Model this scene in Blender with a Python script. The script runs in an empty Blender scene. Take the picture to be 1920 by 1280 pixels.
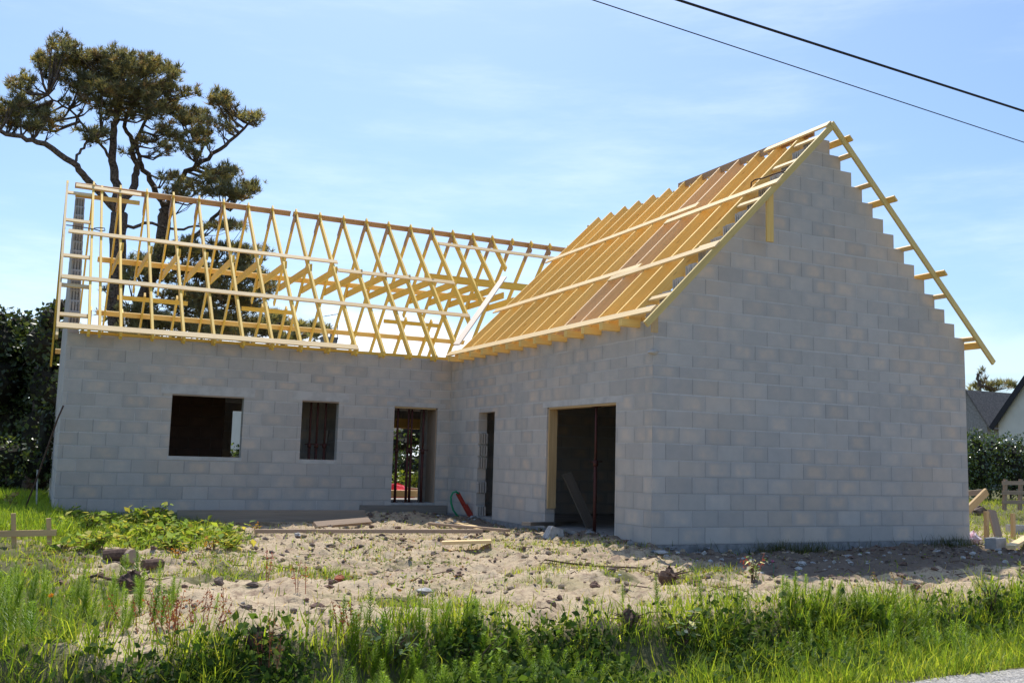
import bpy, math, random
import numpy as np
from mathutils import Vector, Matrix
random.seed(7); rng = np.random.default_rng(7)
S = bpy.context.scene; COL = S.collection

# ------------------------------------------------------------------ camera
CP = Vector((-8.4817, -12.5444, 1.2336)); YAW, PITCH, ROLL, F = 0.4498, 0.1200, 0.0264, 1827.56
fw = Vector((math.sin(YAW)*math.cos(PITCH), math.cos(YAW)*math.cos(PITCH), math.sin(PITCH)))
rt = Vector((math.cos(YAW), -math.sin(YAW), 0)); up = rt.cross(fw)
rt, up = rt*math.cos(ROLL)+up*math.sin(ROLL), up*math.cos(ROLL)-rt*math.sin(ROLL)
cam_d = bpy.data.cameras.new("camera"); cam = bpy.data.objects.new("camera", cam_d); COL.objects.link(cam)
Mx = Matrix((( rt.x, up.x, -fw.x), (rt.y, up.y, -fw.y), (rt.z, up.z, -fw.z))).to_4x4(); Mx.translation = CP
cam.matrix_world = Mx
cam_d.sensor_width = 36; cam_d.lens = F/1920*36; cam_d.clip_start = .05; cam_d.clip_end = 3000
S.camera = cam
CPn = np.array(CP); RT, UP, FW = np.array(rt), np.array(up), np.array(fw)
def project(P):
    d = np.asarray(P)-CPn; z = d@FW
    return 960+F*(d@RT)/z, 640-F*(d@UP)/z, z
def ray(u, v):
    return FW + RT*((u-960)/F) + UP*((640-v)/F)
def at_y(u, v, Y):
    d = ray(u, v); return CPn + d*((Y-CPn[1])/d[1])
def at_x(u, v, X):
    d = ray(u, v); return CPn + d*((X-CPn[0])/d[0])

# ------------------------------------------------------------------ noise + terrain
_perm = rng.random((256, 256))
def vnoise(x, y):
    xi = np.floor(x).astype(int); yi = np.floor(y).astype(int); fx = x-xi; fy = y-yi
    fx = fx*fx*(3-2*fx); fy = fy*fy*(3-2*fy)
    a = _perm[xi % 256, yi % 256]; b = _perm[(xi+1) % 256, yi % 256]; c = _perm[xi % 256, (yi+1) % 256]; d = _perm[(xi+1) % 256, (yi+1) % 256]
    return (a*(1-fx)+b*fx)*(1-fy)+(c*(1-fx)+d*fx)*fy - .5
def sst(a, b, x):
    t = np.clip((x-a)/(b-a), 0, 1); return t*t*(3-2*t)
def bank_y(x):
    return -5.28+.12*np.sin(x*1.1)+.06*np.sin(x*2.7+1)+.16*sst(-1.5, 1.5, x)
def ground_z(x, y):
    x = np.asarray(x, float); y = np.asarray(y, float)
    by = bank_y(x)
    drop = sst(by+.10, by-.55, y)
    z = -.10 - .36*drop + .06*sst(by-1.0, by-1.6, y)
    near = sst(14, 8, np.abs(x))*sst(16, 9, np.abs(y))
    z = z + near*(.16*vnoise(x*.45+3, y*.45+9) + .12*vnoise(x*1.3, y*1.3) + .07*vnoise(x*3.1+7, y*3.1)*(1-.4*drop) )
    dirt = near*(1-drop)
    lump = vnoise(x*6.3+11, y*6.3+5); z = z + dirt*(.07*lump + .038*vnoise(x*14, y*14) + .05*np.clip(vnoise(x*9+40, y*8+3)-.08, 0, 1)*2 + .022*vnoise(x*22+3, y*22+8))
    # sand heap by the inner corner, slab inside the walls, rise toward the right hedge
    z = z + .15*np.exp(-(((x+1.5)/.9)**2+((y-7.2)/.7)**2))
    rub = np.exp(-(((x-.3)/1.3)**2+((y-1.7)/1.4)**2)); z = z+ .06*rub
    z = z + .38*sst(9, 20, x)*sst(-2, 8, y) 
    z = z + .10*sst(-7.4, -9.5, x)*sst(-4, 2, y)
    ins = ((x > .05) & (x < 6.87) & (y > .05) & (y < 15.08)) | ((x > -8.03) & (x <= .05) & (y > 8.225) & (y < 15.08))
    z = np.where(ins, -.16, z)
    road = sst(-6.45, -6.80, y); z = z*(1-road) + (-.405)*road
    return z
def gz(x, y): return float(ground_z(np.array([x]), np.array([y]))[0])
def G(u, v, dz=0.0):
    d = ray(u, v); t = 2.0
    for i in range(4000):
        p = CPn+d*t
        if p[2] <= gz(p[0], p[1]): break
        t += .02
    return np.array([p[0], p[1], gz(p[0], p[1])+dz])

# ------------------------------------------------------------------ material helpers
def newmat(name):
    m = bpy.data.materials.new(name); m.use_nodes = True; nt = m.node_tree
    b = nt.nodes["Principled BSDF"]; b.inputs["Roughness"].default_value = .8; b.inputs["Specular IOR Level"].default_value = .3
    return m, nt, b
class N:
    def __init__(s, nt): s.nt = nt
    def new(s, t, **k):
        n = s.nt.nodes.new(t)
        for a, v in k.items(): setattr(n, a, v)
        return n
    def lk(s, a, b): s.nt.links.new(a, b)
    def m(s, op, a, b=None, c=None, clamp=False):
        n = s.new("ShaderNodeMath", operation=op, use_clamp=clamp)
        for i, v in enumerate((a, b, c)):
            if v is None: continue
            if isinstance(v, (int, float)): n.inputs[i].default_value = v
            else: s.lk(v, n.inputs[i])
        return n.outputs[0]
    def ramp(s, x, a, b, c=0., d=1.):
        n = s.new("ShaderNodeMapRange", interpolation_type='SMOOTHSTEP'); s.lk(x, n.inputs[0])
        for i, v in enumerate((a, b, c, d)): n.inputs[i+1].default_value = v
        return n.outputs[0]
    def noise(s, vec, scale, detail=3, rough=.55, dims='3D'):
        n = s.new("ShaderNodeTexNoise", noise_dimensions=dims); n.inputs["Scale"].default_value = scale
        n.inputs["Detail"].default_value = detail; n.inputs["Roughness"].default_value = rough
        if vec is not None: s.lk(vec, n.inputs["Vector"])
        return n.outputs["Fac"]
    def mix(s, f, a, b, mode='MIX'):
        n = s.new("ShaderNodeMix", data_type='RGBA', blend_type=mode)
        for i, v in ((0, f), (6, a), (7, b)):
            if isinstance(v, (int, float)): n.inputs[i].default_value = v
            elif isinstance(v, tuple): n.inputs[i].default_value = (*v, 1)
            else: s.lk(v, n.inputs[i])
        return n.outputs[2]
    def bump(s, h, strength, dist, bsdf):
        n = s.new("ShaderNodeBump"); n.inputs["Strength"].default_value = strength; n.inputs["Distance"].default_value = dist
        s.lk(h, n.inputs["Height"]); s.lk(n.outputs[0], bsdf.inputs["Normal"])
    def obj(s): return s.new("ShaderNodeTexCoord").outputs["Object"]
    def uv(s): return s.new("ShaderNodeTexCoord").outputs["UV"]
    def sep(s, v):
        n = s.new("ShaderNodeSeparateXYZ"); s.lk(v, n.inputs[0]); return n.outputs
    def comb(s, x, y, z=0.):
        n = s.new("ShaderNodeCombineXYZ")
        for i, v in enumerate((x, y, z)):
            if isinstance(v, (int, float)): n.inputs[i].default_value = v
            else: s.lk(v, n.inputs[i])
        return n.outputs[0]

def mat_block(name, ca=(.475, .452, .42), cw=(.60, .49, .39), cdark=(.385, .372, .36), mort=(.58, .565, .54)):
    m, nt, b = newmat(name); n = N(nt)
    o = n.obj(); u, v, _ = n.sep(n.uv())
    row = n.m('FLOOR', v); par = n.m('FLOORED_MODULO', row, 2.); uu = n.m('MULTIPLY_ADD', par, .5, u)
    colm = n.m('FLOOR', uu); fu = n.m('FRACT', uu); fv = n.m('FRACT', v)
    wn = n.new("ShaderNodeTexWhiteNoise", noise_dimensions='2D'); n.lk(n.comb(n.m('ADD', colm, .37), n.m('ADD', row, .71)), wn.inputs["Vector"])
    r1, r2, r3 = n.sep(wn.outputs["Color"])
    wob = n.noise(o, 9., 3); wob2 = n.noise(o, 60., 2)
    w = n.m('MULTIPLY_ADD', n.m('SUBTRACT', wob, .5), .020, n.m('MULTIPLY', n.m('SUBTRACT', wob2, .5), .012))
    du = n.m('MULTIPLY', n.m('MINIMUM', fu, n.m('SUBTRACT', 1., fu)), .5)
    dv = n.m('MULTIPLY', n.m('MINIMUM', fv, n.m('SUBTRACT', 1., fv)), .25)
    mh = n.ramp(n.m('ADD', dv, w), .017, .005); mv = n.ramp(n.m('ADD', du, n.m('MULTIPLY', w, .6)), .010, .003)
    cen = n.m('MULTIPLY', n.ramp(n.m('ADD', du, n.m('MULTIPLY', w, 1.5)), .0, .17), n.ramp(n.m('ADD', dv, w), -.01, .08))
    big = n.noise(o, .55, 3); fine = n.noise(o, 140., 3, .7); med = n.noise(o, 5., 4)
    warm = n.m('MULTIPLY', cen, n.m('MULTIPLY', n.m('POWER', r1, 1.3), n.ramp(med, .25, .72)))
    warm = n.m('ADD', n.m('MULTIPLY', warm, .85), n.m('MULTIPLY', n.ramp(big, .42, .68), .55), clamp=True)
    c = n.mix(warm, ca, cw)
    c = n.mix(n.m('MAXIMUM', n.m('MULTIPLY', n.ramp(r2, .75, 1.), .5), n.m('MULTIPLY', n.m('SUBTRACT', 1., cen), n.m('MULTIPLY_ADD', r1, .50, .10))), c, cdark)
    val = n.m('MULTIPLY_ADD', r3, .14, .94); val = n.m('MULTIPLY', val, n.m('MULTIPLY_ADD', fine, .40, .80)); val = n.m('MULTIPLY', val, n.m('MULTIPLY_ADD', med, .22, .89))
    c = n.mix(1., c, n.comb(val, val, val), 'MULTIPLY')
    # mortar: pale beds here and there, thin dark dry vertical joints, a few pale ones
    mn = n.m('MULTIPLY', n.ramp(n.noise(o, 1.1, 3), .32, .58), n.ramp(v, 3.5, 6.5, .35, 1.))
    low = n.ramp(v, 6., 3.)
    c = n.mix(n.m('MULTIPLY', mh, n.m('MULTIPLY_ADD', mn, .70, .06)), c, mort)
    c = n.mix(n.m('MULTIPLY', mv, n.m('MULTIPLY', n.ramp(r2, .30, .2), .8)), c, mort)
    c = n.mix(n.m('MULTIPLY', mv, n.m('MULTIPLY', n.ramp(r2, .25, .45), .42)), c, (.24, .235, .23))
    c = n.mix(n.m('MULTIPLY', n.m('MULTIPLY', n.ramp(dv, .02, .008), low), .22), c, (.2, .2, .2))
    smear = n.m('MULTIPLY', n.ramp(n.noise(n.comb(n.m('MULTIPLY', u, 1.2), n.m('MULTIPLY', v, 3.)), 1.7, 5, .65), .60, .74), n.ramp(dv, .07, .01))
    c = n.mix(n.m('MULTIPLY', smear, .6), c, mort)
    nt.links.new(c, b.inputs["Base Color"]); b.inputs["Roughness"].default_value = .95; b.inputs["Specular IOR Level"].default_value = .15
    h = n.m('SUBTRACT', n.m('MULTIPLY', fine, .25), n.m('MULTIPLY', n.m('MAXIMUM', n.m('MULTIPLY', mh, .6), mv), 1.))
    n.bump(n.m('ADD', h, n.m('MULTIPLY', wob2, .25)), .75, .008, b)
    return m
def mat_wood(name, a, bb, knot=(.35, .16, .05), knots=.6, rough=.6):
    m, nt, b = newmat(name); n = N(nt); u, v, _ = n.sep(n.uv()); oi = n.new("ShaderNodeObjectInfo").outputs["Random"]
    uo = n.m('MULTIPLY_ADD', oi, 37., u)
    g = n.noise(n.comb(n.m('MULTIPLY', uo, 1.3), n.m('MULTIPLY', v, 55.)), 1., 4, .6)
    g2 = n.noise(n.comb(n.m('MULTIPLY', uo, .7), n.m('MULTIPLY', v, 9.)), 1., 2)
    c = n.mix(n.ramp(g, .3, .75), a, bb)
    vo = n.new("ShaderNodeTexVoronoi"); n.lk(n.comb(n.m('MULTIPLY', uo, 2.4), n.m('MULTIPLY', v, 16.)), vo.inputs["Vector"]); vo.inputs["Scale"].default_value = 1.
    kk = n.ramp(vo.outputs["Distance"], .20, .08); cs = n.sep(vo.outputs["Color"])[0]
    c = n.mix(n.m('MULTIPLY', kk, n.m('MULTIPLY', n.ramp(cs, .55, .6), knots)), c, knot)
    val = n.m('MULTIPLY_ADD', oi, .20, .84); val = n.m('MULTIPLY', val, n.m('MULTIPLY_ADD', g2, .35, .85))
    c = n.mix(1., c, n.comb(val, val, val), 'MULTIPLY')
    nt.links.new(c, b.inputs["Base Color"]); b.inputs["Roughness"].default_value = rough
    n.bump(g, .25, .004, b)
    return m
def mat_plain(name, c, rough=.8, var=.25, scale=12., c2=None, metal=0., bumpd=.004, spec=.3):
    m, nt, b = newmat(name); n = N(nt); o = n.obj(); f = n.noise(o, scale, 4, .6)
    c2 = c2 or tuple(x*(1-var) for x in c)
    cc = n.mix(n.ramp(f, .35, .68), c, c2); nt.links.new(cc, b.inputs["Base Color"])
    b.inputs["Roughness"].default_value = rough; b.inputs["Metallic"].default_value = metal; b.inputs["Specular IOR Level"].default_value = spec
    if bumpd: n.bump(f, .5, bumpd, b)
    return m
def mat_leaf(name, rough=.5, trans=.45, spec=.3, gain=(1, 1, 1)):
    m, nt, b = newmat(name); n = N(nt)
    a = n.new("ShaderNodeVertexColor", layer_name="tint"); c = n.mix(1., a.outputs["Color"], gain, 'MULTIPLY')
    nt.links.new(c, b.inputs["Base Color"]); b.inputs["Roughness"].default_value = rough; b.inputs["Specular IOR Level"].default_value = spec
    t = n.new("ShaderNodeBsdfTranslucent"); tc = n.mix(1., c, (1.25, 1.15, .55), 'MULTIPLY'); n.lk(tc, t.inputs[0])
    mx = n.new("ShaderNodeMixShader"); mx.inputs[0].default_value = trans; n.lk(b.outputs[0], mx.inputs[1]); n.lk(t.outputs[0], mx.inputs[2])
    n.lk(mx.outputs[0], nt.nodes["Material Output"].inputs[0])
    return m

M = {}
M['block'] = mat_block("concrete_block")
M['concrete'] = mat_plain("raw_concrete", (.44, .435, .42), .95, .25, 6.)
M['lintel'] = mat_plain("lintel_concrete", (.54, .525, .50), .95, .18, 4.)
M['footing'] = mat_plain("footing_mortar", (.28, .285, .29), .95, .35, 7.)
M['slab'] = mat_plain("slab_concrete", (.36, .34, .31), .95, .3, 3.)
M['brick'] = mat_block("hollow_clay_brick", (.16, .10, .075), (.19, .115, .08), (.13, .08, .06), (.17, .13, .11))
M['board'] = mat_wood("pale_pine", (.82, .61, .32), (.72, .50, .23), (.42, .24, .10), .7)
M['truss'] = mat_wood("yellow_treated_pine", (.95, .65, .13), (.88, .54, .08), (.5, .27, .06), .45)
M['orange'] = mat_wood("orange_treated_pine", (.96, .65, .22), (.92, .56, .14), (.50, .24, .07), .6)
M['verge'] = mat_wood("verge_pine", (.74, .56, .22), (.64, .46, .15))
M['red'] = mat_wood("reddish_pine", (.93, .64, .36), (.84, .54, .28), (.40, .18, .09), .9)
M['ridge'] = mat_wood("brown_ridge_board", (.55, .35, .19), (.45, .27, .14))
M['old'] = mat_wood("weathered_plank", (.40, .30, .22), (.30, .22, .16), (.2, .13, .08), .5, .85)
M['grey_old'] = mat_wood("grey_plank", (.30, .265, .225), (.23, .20, .17), (.17, .13, .1), .4, .9)
M['dark_old'] = mat_wood("dark_plank", (.16, .13, .10), (.12, .095, .075), (.08, .05, .04), .5, .9)
M['lining'] = mat_wood("formwork_plank", (.62, .44, .23), (.50, .33, .16), (.25, .13, .06), .7, .8)
M['steel'] = mat_plain("rusty_red_steel", (.10, .03, .025), .6, .5, 30., (.055, .022, .018), .2)
M['rebar'] = mat_plain("rusty_bar", (.12, .075, .05), .8, .3, 40., (.07, .04, .03), .2)
M['pvc'] = mat_plain("brick_red_conduit", (.36, .045, .03), .45, .15, 8., None, 0, 0)
M['green'] = mat_plain("green_conduit", (.02, .25, .12), .4, .15, 8., None, 0, 0)
M['clay'] = mat_plain("broken_clay", (.45, .15, .08), .9, .3, 20.)
M['stone'] = mat_plain("pale_rubble", (.50, .49, .47), .9, .35, 14.)
M['darkstone'] = mat_plain("dark_rubble", (.20, .15, .125), .95, .4, 14.)
M['plastic_white'] = mat_plain("pink_white_plastic", (.75, .70, .72), .5, .2, 9., (.75, .40, .48))
M['tarp'] = mat_plain("red_tarp", (.75, .03, .04), .4, .3, 9., None, 0, .01)
M['cable'] = mat_plain("cable_rubber", (.02, .02, .022), .6, .2, 8., None, 0, 0)
M['bark'] = mat_plain("pine_bark", (.17, .13, .105), .95, .45, 14., (.04, .03, .025), 0, .03)
M['twig'] = mat_plain("dry_root", (.15, .095, .07), .95, .4, 24., (.08, .05, .04))
M['render'] = mat_plain("cream_render", (.66, .65, .58), .9, .08, 2.)
M['slate'] = mat_plain("slate_roof", (.12, .112, .108), .95, .4, 9., (.20, .18, .16), 0, .01, .05)
M['darkwood'] = mat_plain("dark_rake_board", (.02, .02, .025), .6, .2)
M['chimney'] = mat_plain("chimney_render", (.30, .29, .28), .9, .3, 9.)
M['glass'] = mat_plain("window_glass", (.04, .05, .07), .1, .1, 3., None, 0, 0, .5)
M['leaf'] = mat_leaf("broad_leaf", .38, .35, .5)
M['hedge'] = mat_leaf("glossy_hedge_leaf", .22, .25, .9)
M['needle'] = mat_leaf("pine_needle", .55, .5, .3)
M['grass'] = mat_leaf("grass_blade", .45, .58, .3)
M['weed'] = mat_leaf("matt_leaf", .7, .45, .12)
M['petal'] = mat_leaf("petal", .6, .4)
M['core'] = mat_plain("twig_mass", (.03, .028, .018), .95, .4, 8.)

# ------------------------------------------------------------------ mesh builder
class MB:
    def __init__(s): s.v = []; s.f = []; s.uv = []
    def face(s, pts, uvs=None):
        i = len(s.v); s.v += [tuple(p) for p in pts]; s.f.append(tuple(range(i, i+len(pts))))
        s.uv += list(uvs) if uvs is not None else [(0, 0)]*len(pts)
    def beam(s, p0, p1, upv, w, h, skew=None):
        """box from p0 to p1; h along upv, w sideways; skew = (dz0, dz1) shifts ends"""
        p0 = Vector(p0); p1 = Vector(p1); d = (p1-p0); L = d.length; d.normalize()
        sd = d.cross(Vector(upv)).normalized(); uv_ = sd.cross(d).normalized()
        ro = random.random()*20; rv = random.random()*5
        a = [p0+sd*(x*w/2)+uv_*(y*h/2) for x, y in ((-1, -1), (1, -1), (1, 1), (-1, 1))]
        b = [p1+sd*(x*w/2)+uv_*(y*h/2) for x, y in ((-1, -1), (1, -1), (1, 1), (-1, 1))]
        per = [0, w, w+h, 2*w+h, 2*w+2*h]
        for i in range(4):
            j = (i+1) % 4
            s.face((a[i], b[i], b[j], a[j])[::-1], [(ro, rv+per[i+1]), (ro+L, rv+per[i+1]), (ro+L, rv+per[i]), (ro, rv+per[i])])
        s.face(a, [(ro+x*w*.1, rv+y*h) for x, y in ((0, 0), (1, 0), (1, 1), (0, 1))])
        s.face(b[::-1], [(ro+x*w*.1, rv+y*h) for x, y in ((0, 1), (1, 1), (1, 0), (0, 0))])
    def box(s, a, b):
        a = Vector(a); b = Vector(b); c = (a+b)/2; e = b-a
        ax = max(range(3), key=lambda i: e[i]); o = Vector((0, 0, 0)); o[ax] = e[ax]/2
        u = Vector((0, 0, 1)) if ax != 2 else Vector((0, 1, 0))
        sd = o.normalized().cross(u); h = abs(e.dot(u)); w = abs(e.dot(sd))
        s.beam(c-o, c+o, u, w, h)
    def tube(s, pts, rad, n=8, cap=True):
        pts = [Vector(p) for p in pts]; rad = rad if isinstance(rad, (list, tuple)) else [rad]*len(pts); rings = []
        prev = None
        for i, p in enumerate(pts):
            t = (pts[min(i+1, len(pts)-1)]-pts[max(i-1, 0)]).normalized()
            if prev is None: x = t.orthogonal().normalized()
            else:
                x = prev-t*prev.dot(t); x = x.normalized() if x.length > 1e-6 else t.orthogonal().normalized()
            prev = x; y = t.cross(x); base = len(s.v)
            for k in range(n):
                a = 2*math.pi*k/n; s.v.append(tuple(p+(x*math.cos(a)+y*math.sin(a))*rad[i]))
            rings.append(base)
        for i in range(len(rings)-1):
            for k in range(n):
                k2 = (k+1) % n; s.f.append((rings[i]+k, rings[i]+k2, rings[i+1]+k2, rings[i+1]+k)); s.uv += [(0, 0)]*4
        if cap:
            s.f.append(tuple(rings[0]+k for k in range(n))[::-1]); s.f.append(tuple(rings[-1]+k for k in range(n))); s.uv += [(0, 0)]*2*n
    def blob(s, c, r, rough=.25, seg=7, rings=5, seed=0):
        rr = random.Random(seed); c = Vector(c); r = Vector(r) if not isinstance(r, (int, float)) else Vector((r, r, r)); base = len(s.v)
        for i in range(rings+1):
            th = math.pi*i/rings
            for k in range(seg):
                ph = 2*math.pi*(k+.5*(i % 2))/seg; q = 1+rr.uniform(-rough, rough)
                s.v.append(tuple(c+Vector((r.x*math.sin(th)*math.cos(ph)*q, r.y*math.sin(th)*math.sin(ph)*q, r.z*math.cos(th)*q))))
        for i in range(rings):
            for k in range(seg):
                k2 = (k+1) % seg; s.f.append((base+i*seg+k, base+(i+1)*seg+k, base+(i+1)*seg+k2, base+i*seg+k2)); s.uv += [(0, 0)]*4
    def build(s, name, mat, parent=None, smooth=False, bevel=0):
        me = bpy.data.meshes.new(name); me.from_pydata(s.v, [], s.f)
        uvl = me.uv_layers.new(name="UVMap"); uvl.data.foreach_set("uv", np.array(s.uv, np.float32).ravel())
        if smooth: me.polygons.foreach_set("use_smooth", np.ones(len(me.polygons), bool))
        me.materials.append(mat); o = bpy.data.objects.new(name, me); COL.objects.link(o)
        if parent is not None: o.parent = parent; 
        me.update()
        return o
def shift_origin(o, p):
    p = Vector(p); o.data.transform(Matrix.Translation(-p)); o.location = p
def empty(name, loc=(0, 0, 0), parent=None):
    o = bpy.data.objects.new(name, None); o.empty_display_size = .1; COL.objects.link(o); o.location = loc
    if parent is not None: o.parent = parent
    return o
def tag(o, label=None, cat=None, group=None, kind=None):
    if label: o["label"] = label
    if cat: o["category"] = cat
    if group: o["group"] = group
    if kind: o["kind"] = kind
    return o
def tri_mesh(name, V, nper, Fc, mat, tint, parent=None):
    """V (n*nper,3) instances of a triangle template Fc; tint (n,3) per instance"""
    n = len(V)//nper; me = bpy.data.meshes.new(name); nf = len(Fc)
    idx = (np.arange(n)[:, None, None]*nper+np.asarray(Fc)[None]).reshape(-1, 3)
    me.vertices.add(len(V)); me.vertices.foreach_set("co", V.astype(np.float32).ravel())
    me.loops.add(idx.size); me.loops.foreach_set("vertex_index", idx.astype(np.int32).ravel())
    me.polygons.add(len(idx)); me.polygons.foreach_set("loop_start", np.arange(0, idx.size, 3, dtype=np.int32)); me.polygons.foreach_set("loop_total", np.full(len(idx), 3, np.int32))
    ca = me.color_attributes.new("tint", 'FLOAT_COLOR', 'POINT')
    c = np.ones((len(V), 4), np.float32); c[:, :3] = np.repeat(tint, nper, 0); ca.data.foreach_set("color", c.ravel())
    me.update(calc_edges=True); me.materials.append(mat)
    o = bpy.data.objects.new(name, me); COL.objects.link(o)
    if parent is not None: o.parent = parent
    return o
def inst(T, pos, R, sc):
    """template T (k,3) -> (n*k,3)"""
    sc = np.asarray(sc); sc = sc[:, None] if sc.ndim == 1 else sc
    P = np.einsum('nij,kj->nki', R, T)*sc[:, None, :] + pos[:, None, :]
    return P.reshape(-1, 3)
def rot_yaw_lean(n, lean, r=rng):
    yaw = r.uniform(0, 2*np.pi, n); l = np.abs(r.normal(0, lean, n)); az = r.uniform(0, 2*np.pi, n)
    cz, sz = np.cos(yaw), np.sin(yaw); Rz = np.zeros((n, 3, 3)); Rz[:, 0, 0] = cz; Rz[:, 0, 1] = -sz; Rz[:, 1, 0] = sz; Rz[:, 1, 1] = cz; Rz[:, 2, 2] = 1
    ax = np.stack([np.cos(az), np.sin(az), np.zeros(n)], 1); K = np.zeros((n, 3, 3))
    K[:, 0, 2] = ax[:, 1]; K[:, 1, 2] = -ax[:, 0]; K[:, 2, 0] = -ax[:, 1]; K[:, 2, 1] = ax[:, 0]
    Rl = np.eye(3)[None]+np.sin(l)[:, None, None]*K+(1-np.cos(l))[:, None, None]*(K@K)
    return Rl@Rz
def rot_random(n, r=rng):
    q = r.normal(size=(n, 4)); q /= np.linalg.norm(q, axis=1)[:, None]; w, x, y, z = q.T
    return np.stack([np.stack([1-2*(y*y+z*z), 2*(x*y-z*w), 2*(x*z+y*w)], -1), np.stack([2*(x*y+z*w), 1-2*(x*x+z*z), 2*(y*z-x*w)], -1), np.stack([2*(x*z-y*w), 2*(y*z+x*w), 1-2*(x*x+y*y)], -1)], 1)

# ------------------------------------------------------------------ sky and sun
SUN = Vector((.185, .59, 1.0)).normalized()
elev = math.asin(SUN.z); azim = math.atan2(SUN.x, SUN.y)
w = bpy.data.worlds.new("World"); S.world = w; w.use_nodes = True; n = N(w.node_tree); bg = w.node_tree.nodes["Background"]
sky = n.new("ShaderNodeTexSky", sky_type='NISHITA'); sky.sun_disc = False; sky.sun_elevation = elev; sky.sun_rotation = azim
sky.air_density = 1.0; sky.dust_density = 1.4; sky.ozone_density = 1.5
gen = n.new("ShaderNodeTexCoord").outputs["Generated"]; gx, gy, gzz = n.sep(gen)
cl = n.noise(n.comb(n.m('MULTIPLY', gx, 1.6), n.m('MULTIPLY', gy, 1.6), n.m('MULTIPLY', gzz, 9.)), 1.5, 7, .62)
wisp = n.m('MULTIPLY', n.ramp(cl, .40, .74), n.m('MULTIPLY', n.ramp(gzz, -.02, .35, 1., .5), .44))
edge = n.noise(n.comb(n.m('MULTIPLY', gx, 9.), n.m('MULTIPLY', gy, 9.), n.m('MULTIPLY', gzz, 16.)), 1., 4)
low = n.ramp(n.m('ADD', gzz, n.m('MULTIPLY', n.m('SUBTRACT', edge, .5), -.075)), .150, .118)
az = n.m('ARCTAN2', gx, gy); azm = n.m('MULTIPLY', n.ramp(az, -.02, .14), n.ramp(az, .75, .52)); azm = n.m('MULTIPLY_ADD', azm, .75, .25)
low = n.m('MULTIPLY', low, azm)
band = n.m('MULTIPLY', low, n.ramp(n.noise(n.comb(n.m('MULTIPLY', gx, 1.2), n.m('MULTIPLY', gy, 1.2), n.m('MULTIPLY', gzz, 30.)), 1., 3), .28, .55))
cf = n.m('MAXIMUM', wisp, n.m('MULTIPLY', band, .92))
skb = n.mix(1., sky.outputs[0], (.86, 1.02, 1.19), 'MULTIPLY')
skc = n.mix(cf, skb, (9.4, 10.0, 10.8))
n.lk(skc, bg.inputs["Color"]); bg.inputs["Strength"].default_value = .115
sl = bpy.data.lights.new("sun", 'SUN'); sl.energy = 3.9; sl.angle = math.radians(.53); sl.color = (1., .95, .86)
so = bpy.data.objects.new("sun", sl); COL.objects.link(so); so.rotation_euler = SUN.to_track_quat('Z', 'Y').to_euler()
S.view_settings.view_transform = 'Standard'; S.view_settings.look = 'None'; S.view_settings.gamma = 1; S.view_settings.exposure = EXPOSURE = .36
S.cycles.max_bounces = 8; S.cycles.diffuse_bounces = 5; S.cycles.transparent_max_bounces = 8

# ------------------------------------------------------------------ ground and road
def axis(fine0, fine1, step, lo, hi):
    a = list(np.arange(fine0, fine1+1e-6, step)); s_ = step; x = fine1
    while x < hi: s_ *= 1.25; x += s_; a.append(x)
    s_ = step; x = fine0
    while x > lo: s_ *= 1.25; x -= s_; a.insert(0, x)
    return np.array(a)
gxs = axis(-10.5, 9.5, .05, -1500, 1500); gys = axis(-7.3, 9.0, .05, -1500, 1500)
X, Y = np.meshgrid(gxs, gys, indexing='ij'); Z = ground_z(X, Y)
me = bpy.data.meshes.new("ground"); V = np.stack([X, Y, Z], -1).reshape(-1, 3); nx, ny = X.shape
ii = (np.arange(nx-1)[:, None]*ny+np.arange(ny-1)[None]).ravel(); q = np.stack([ii, ii+ny, ii+ny+1, ii+1], 1)
me.vertices.add(len(V)); me.vertices.foreach_set("co", V.astype(np.float32).ravel()); me.loops.add(q.size); me.loops.foreach_set("vertex_index", q.astype(np.int32).ravel())
me.polygons.add(len(q)); me.polygons.foreach_set("loop_start", np.arange(0, q.size, 4, dtype=np.int32)); me.polygons.foreach_set("loop_total", np.full(len(q), 4, np.int32)); me.polygons.foreach_set("use_smooth", np.ones(len(q), bool))
# vegetation weight: how grassy the soil is
def veg(x, y):
    by = bank_y(x); v = sst(by+.35, by-.35, y)
    patch = vnoise(x*.8+5, y*.8+2)+.6*vnoise(x*2.3, y*2.3)
    v = np.maximum(v, sst(-7.5, -8.5, x+patch*1.0)*.95)
    v = np.maximum(v, .8*sst(-5.6, -6.4, x+patch*.6)*sst(2.2, 3.6, y+patch))
    v = np.maximum(v, .75*sst(.18, .40, patch)*sst(3.2, -2, y)*sst(.5, -1.5, x))
    v = np.maximum(v, sst(9, 14, x)); v = np.maximum(v, sst(16, 18, y)); v = np.maximum(v, sst(-8.6, -9.2, x))
    return np.clip(v, 0, 1)
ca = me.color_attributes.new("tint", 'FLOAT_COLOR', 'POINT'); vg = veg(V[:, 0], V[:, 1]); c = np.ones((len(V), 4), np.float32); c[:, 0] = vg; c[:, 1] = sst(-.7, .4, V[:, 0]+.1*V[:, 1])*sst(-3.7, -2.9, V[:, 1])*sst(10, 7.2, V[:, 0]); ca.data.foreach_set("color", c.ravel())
me.update(calc_edges=True)
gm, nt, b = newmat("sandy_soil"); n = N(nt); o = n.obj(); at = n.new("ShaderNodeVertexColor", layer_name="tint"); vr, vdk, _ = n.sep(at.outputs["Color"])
a1 = n.noise(o, 1.1, 5, .62); a2 = n.noise(o, 6., 5, .65); a3 = n.noise(o, 55., 3, .7); a4 = n.noise(o, 17., 4, .6)
c = n.mix(n.ramp(a1, .35, .7), (.44, .345, .228), (.53, .425, .29))
c = n.mix(n.m('MULTIPLY', n.ramp(a2, .50, .66), .75), c, (.225, .155, .11))
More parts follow.
